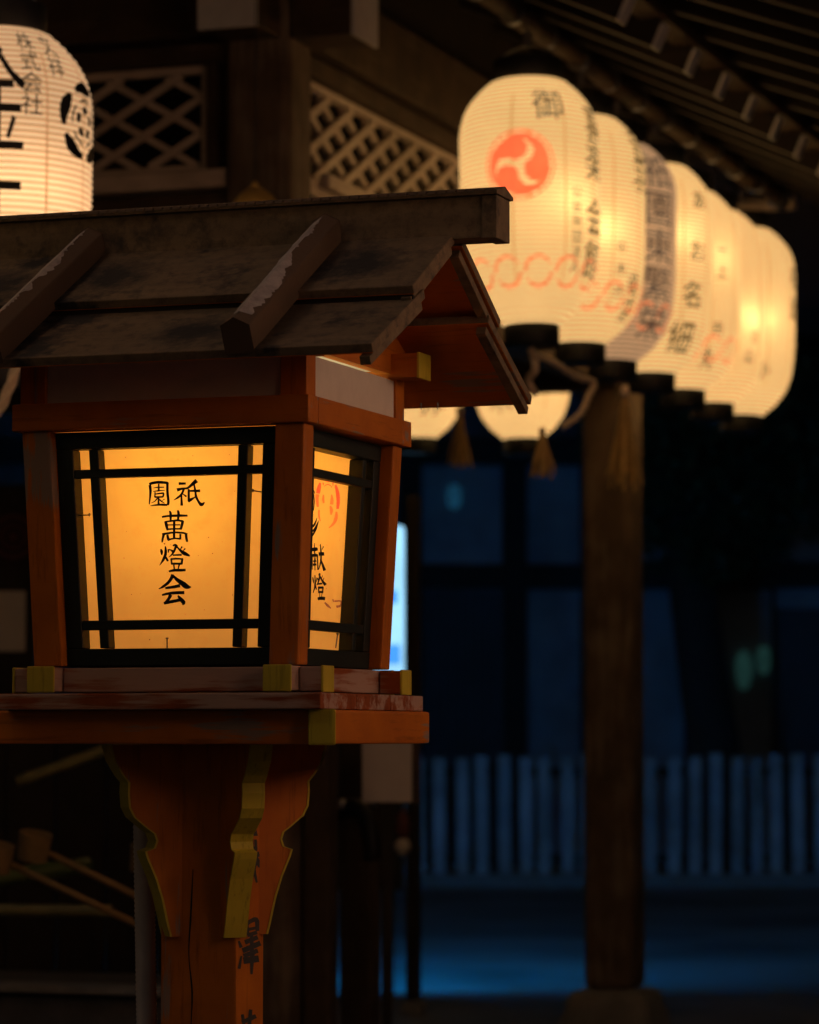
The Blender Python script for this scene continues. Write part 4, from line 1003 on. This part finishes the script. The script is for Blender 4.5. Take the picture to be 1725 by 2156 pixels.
# far hall: plaster panels between dark timbers
DH = 31.0
def hx(px, py, d=0): return at(px, py, DH - d)
org = at(862, 1500, DH); fr = AXR; fn = Vector((-fr.y, fr.x, 0))
hall = thing('plaster_hall', (org.x, org.y, 0), 'long dim hall of pale plaster bays between dark timbers beyond the fence', 'building')
kk = DH / FPX
def hbox(name, px0, px1, y0, y1, d0, d1, mat, parent=hall, bev=0):
    u0, u1 = (px0 - 862.5) * kk, (px1 - 862.5) * kk; z1, z0 = EZ + (1553 - y0) * kk, max(0.0, EZ + (1553 - y1) * kk)
    o = Vector((org.x, org.y, 0)); bm = bmesh.new(); p = lambda u, d, z: o + fr * u - fn * d + Vector((0, 0, z))
    hexa(bm, [p(u0, d1, z0), p(u1, d1, z0), p(u1, d0, z0), p(u0, d0, z0), p(u0, d1, z1), p(u1, d1, z1), p(u1, d0, z1), p(u0, d0, z1)], bev, 1); return frombm(name, bm, mat, parent)
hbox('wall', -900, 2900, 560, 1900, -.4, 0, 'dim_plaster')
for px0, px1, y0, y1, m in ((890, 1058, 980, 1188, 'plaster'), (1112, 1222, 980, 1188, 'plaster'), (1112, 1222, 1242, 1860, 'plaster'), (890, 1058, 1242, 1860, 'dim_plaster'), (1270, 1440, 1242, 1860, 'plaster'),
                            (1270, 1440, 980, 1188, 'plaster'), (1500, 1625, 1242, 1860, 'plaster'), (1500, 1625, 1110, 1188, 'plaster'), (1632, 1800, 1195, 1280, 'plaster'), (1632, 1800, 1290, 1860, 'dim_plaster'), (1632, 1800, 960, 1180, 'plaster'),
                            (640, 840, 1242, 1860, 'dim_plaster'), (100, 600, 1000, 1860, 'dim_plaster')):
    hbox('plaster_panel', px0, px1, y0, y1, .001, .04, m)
for px0, px1 in ((842, 888), (1060, 1110), (1224, 1268), (1442, 1498), (602, 638), (1626, 1631)): hbox('timber_post', px0, px1, 700, 1890, .002, .16, 'dark_wood_z')
hbox('timber_beam', -900, 2900, 1190, 1240, .17, .24, 'dark_wood_x'); hbox('timber_beam', -900, 2900, 925, 978, .17, .24, 'dark_wood_x')
for i in range(9): hbox('door_slat', 897 + i * 18, 902 + i * 18, 1250, 1850, .041, .075, 'dark_wood_z')
hbox('stone_plinth', -900, 2900, 1840, 1900, .25, .5, 'dark_stone')
hbox('eave', -900, 2900, 700, 760, .0, 2.2, 'roof_tile')
for px0, px1, y0, y1, m in ((1548, 1582, 1372, 1452, 'far_window'), (1592, 1622, 1362, 1420, 'far_window'), (942, 972, 1022, 1072, 'far_blue_window')):
    bm = bmesh.new(); c = Vector((org.x, org.y, 0)) + fr * (((px0 + px1) / 2 - 862.5) * kk) - fn * .12 + Vector((0, 0, EZ + (1553 - (y0 + y1) / 2) * kk)); ra, rb = (px1 - px0) / 2 * kk, (y1 - y0) / 2 * kk
    lathe(bm, [(ra * .35, -rb), (ra * .75, -rb * .75), (ra, -rb * .2), (ra, rb * .4), (ra * .8, rb * .8), (ra * .4, rb)], c, 14); frombm('wall_lamp', bm, m, hall, True)
# roof above
bm = bmesh.new(); o = Vector((org.x, org.y, 0)); p = lambda u, d, z: o + fr * u - fn * d + Vector((0, 0, z)); ze = EZ + (1553 - 700) * kk
hexa(bm, [p(-8, 2.4, ze), p(9.3, 2.4, ze), p(9.3, -3, ze + .02), p(-8, -3, ze + .02), p(-8, 2.4, ze + .15), p(9.3, 2.4, ze + .15), p(9.3, -3, ze + 3.0), p(-8, -3, ze + 3.0)]); rf = frombm('roof', bm, 'roof_tile', hall)
# leaning tree in front of the hall
tb = at(1530, 1870, 28.3); tb.z = 0
tree = thing('leaning_tree', tb, 'dark leaning tree between the fence and the plaster hall', 'tree')
sp = [Vector(q) for q in spline([tuple(tb), tuple(at(1512, 1640, 28.3)), tuple(at(1478, 1400, 28.3)), tuple(at(1455, 1180, 28.2)), tuple(at(1470, 980, 28.1)), tuple(at(1520, 800, 28.0))], 5)]
bm = bmesh.new(); tube(bm, sp, [.26 - .10 * i / len(sp) for i in range(len(sp))], 12)
for px, py, s in ((1380, 1020, 14), (1600, 1060, 15), (1660, 900, 18), (1400, 860, 19), (1560, 760, 22)):
    e = at(px, py, 28 + random.uniform(-.6, .6)); m = sp[s].lerp(e, .5) + Vector((0, 0, -.15)); tube(bm, [sp[s], m, e], [.11, .07, .03], 8)
frombm('trunk', bm, 'bark', tree, True)
vs2, fs2 = [], []
cl = [(at(px, py, 28 + random.uniform(-.9, .7)), r) for px, py, r in ((1400, 1120, .55), (1450, 1020, .7), (1560, 1060, .6), (1390, 940, .7), (1500, 900, .8), (1620, 960, .7), (1690, 1050, .55), (1700, 880, .8), (1590, 820, .8), (1440, 800, .8), (1340, 1020, .4), (1760, 960, .7), (1600, 1150, .3), (1500, 1190, .3))]
for c, r in cl:
    for _ in range(int(900 * r)):
        d = Vector((random.gauss(0, 1), random.gauss(0, 1), random.gauss(0, 1))).normalized() * r * random.random() ** .45
        p = c + Vector((d.x, d.y, d.z * .7)); a = Vector((random.uniform(-1, 1), random.uniform(-1, 1), random.uniform(-.6, .4))).normalized() * random.uniform(.05, .10); b = a.cross(Vector((random.uniform(-1, 1), random.uniform(-1, 1), 1))).normalized() * .03
        i = len(vs2); vs2 += [p - a, p + b, p + a, p - b]; fs2.append((i, i + 1, i + 2, i + 3))
off = wloc(tree); me = bpy.data.meshes.new('crown'); me.from_pydata([v - off for v in vs2], [], fs2); link('crown', me, 'leaf', tree)
# notice on the far left, with a dark crest and pale sheet
a = at(-90, 1560, 12.0); t = thing('poster_board', (a.x, a.y, 0), 'dark poster board with a faint red round crest and pale sheet', 'board')
k = 12.0 / FPX; rr = AXR; bb = Vector((-rr.y, rr.x, 0))
def pb(name, u0, u1, y0, y1, d0, d1, mat):
    bm = bmesh.new(); p = lambda u, d, z: Vector((a.x, a.y, 0)) + rr * ((u + 90) * k) + bb * d + Vector((0, 0, z)); z1, z0 = EZ + (1553 - y0) * k, EZ + (1553 - y1) * k
    hexa(bm, [p(u0, d0, z0), p(u1, d0, z0), p(u1, d1, z0), p(u0, d1, z0), p(u0, d0, z1), p(u1, d0, z1), p(u1, d1, z1), p(u0, d1, z1)], .003, 1); return frombm(name, bm, mat, t)
pb('backing', -90, 70, 1020, 1600, 0, .04, 'dark_wood_z'); pb('pale_sheet', -60, 52, 1244, 1372, -.006, -.001, 'notice_white'); pb('stake', -30, 0, 1601, 1553 + 1.2 / k, .0, .05, 'dark_wood_z')
c = at(28, 1130, 11.99); bm = bmesh.new()
for r0, r1 in ((.0, .02), (.035, .05), (.065, .085)):
    for i in range(24):
        a0, a1 = 2 * math.pi * i / 24, 2 * math.pi * (i + 1) / 24; q = [c - bb * .004 + (rr * math.cos(x) + Vector((0, 0, 1)) * math.sin(x)) * r for x, r in ((a0, r0), (a0, r1), (a1, r1), (a1, r0))]
        vq = [bm.verts.new(z) for z in (q if r0 > 0 else q[1:3] + [q[0]])]; bm.faces.new(vq)
frombm('red_crest', bm, 'dull_red', t)
# slanted stay at the far left edge
twisted('stay_rope', [at(-40, 905, 7.0), at(5, 850, 7.0), at(45, 745, 7.0)], .011, 'tan stay rope slanting beside the left corner of the lantern roof', 'rope')
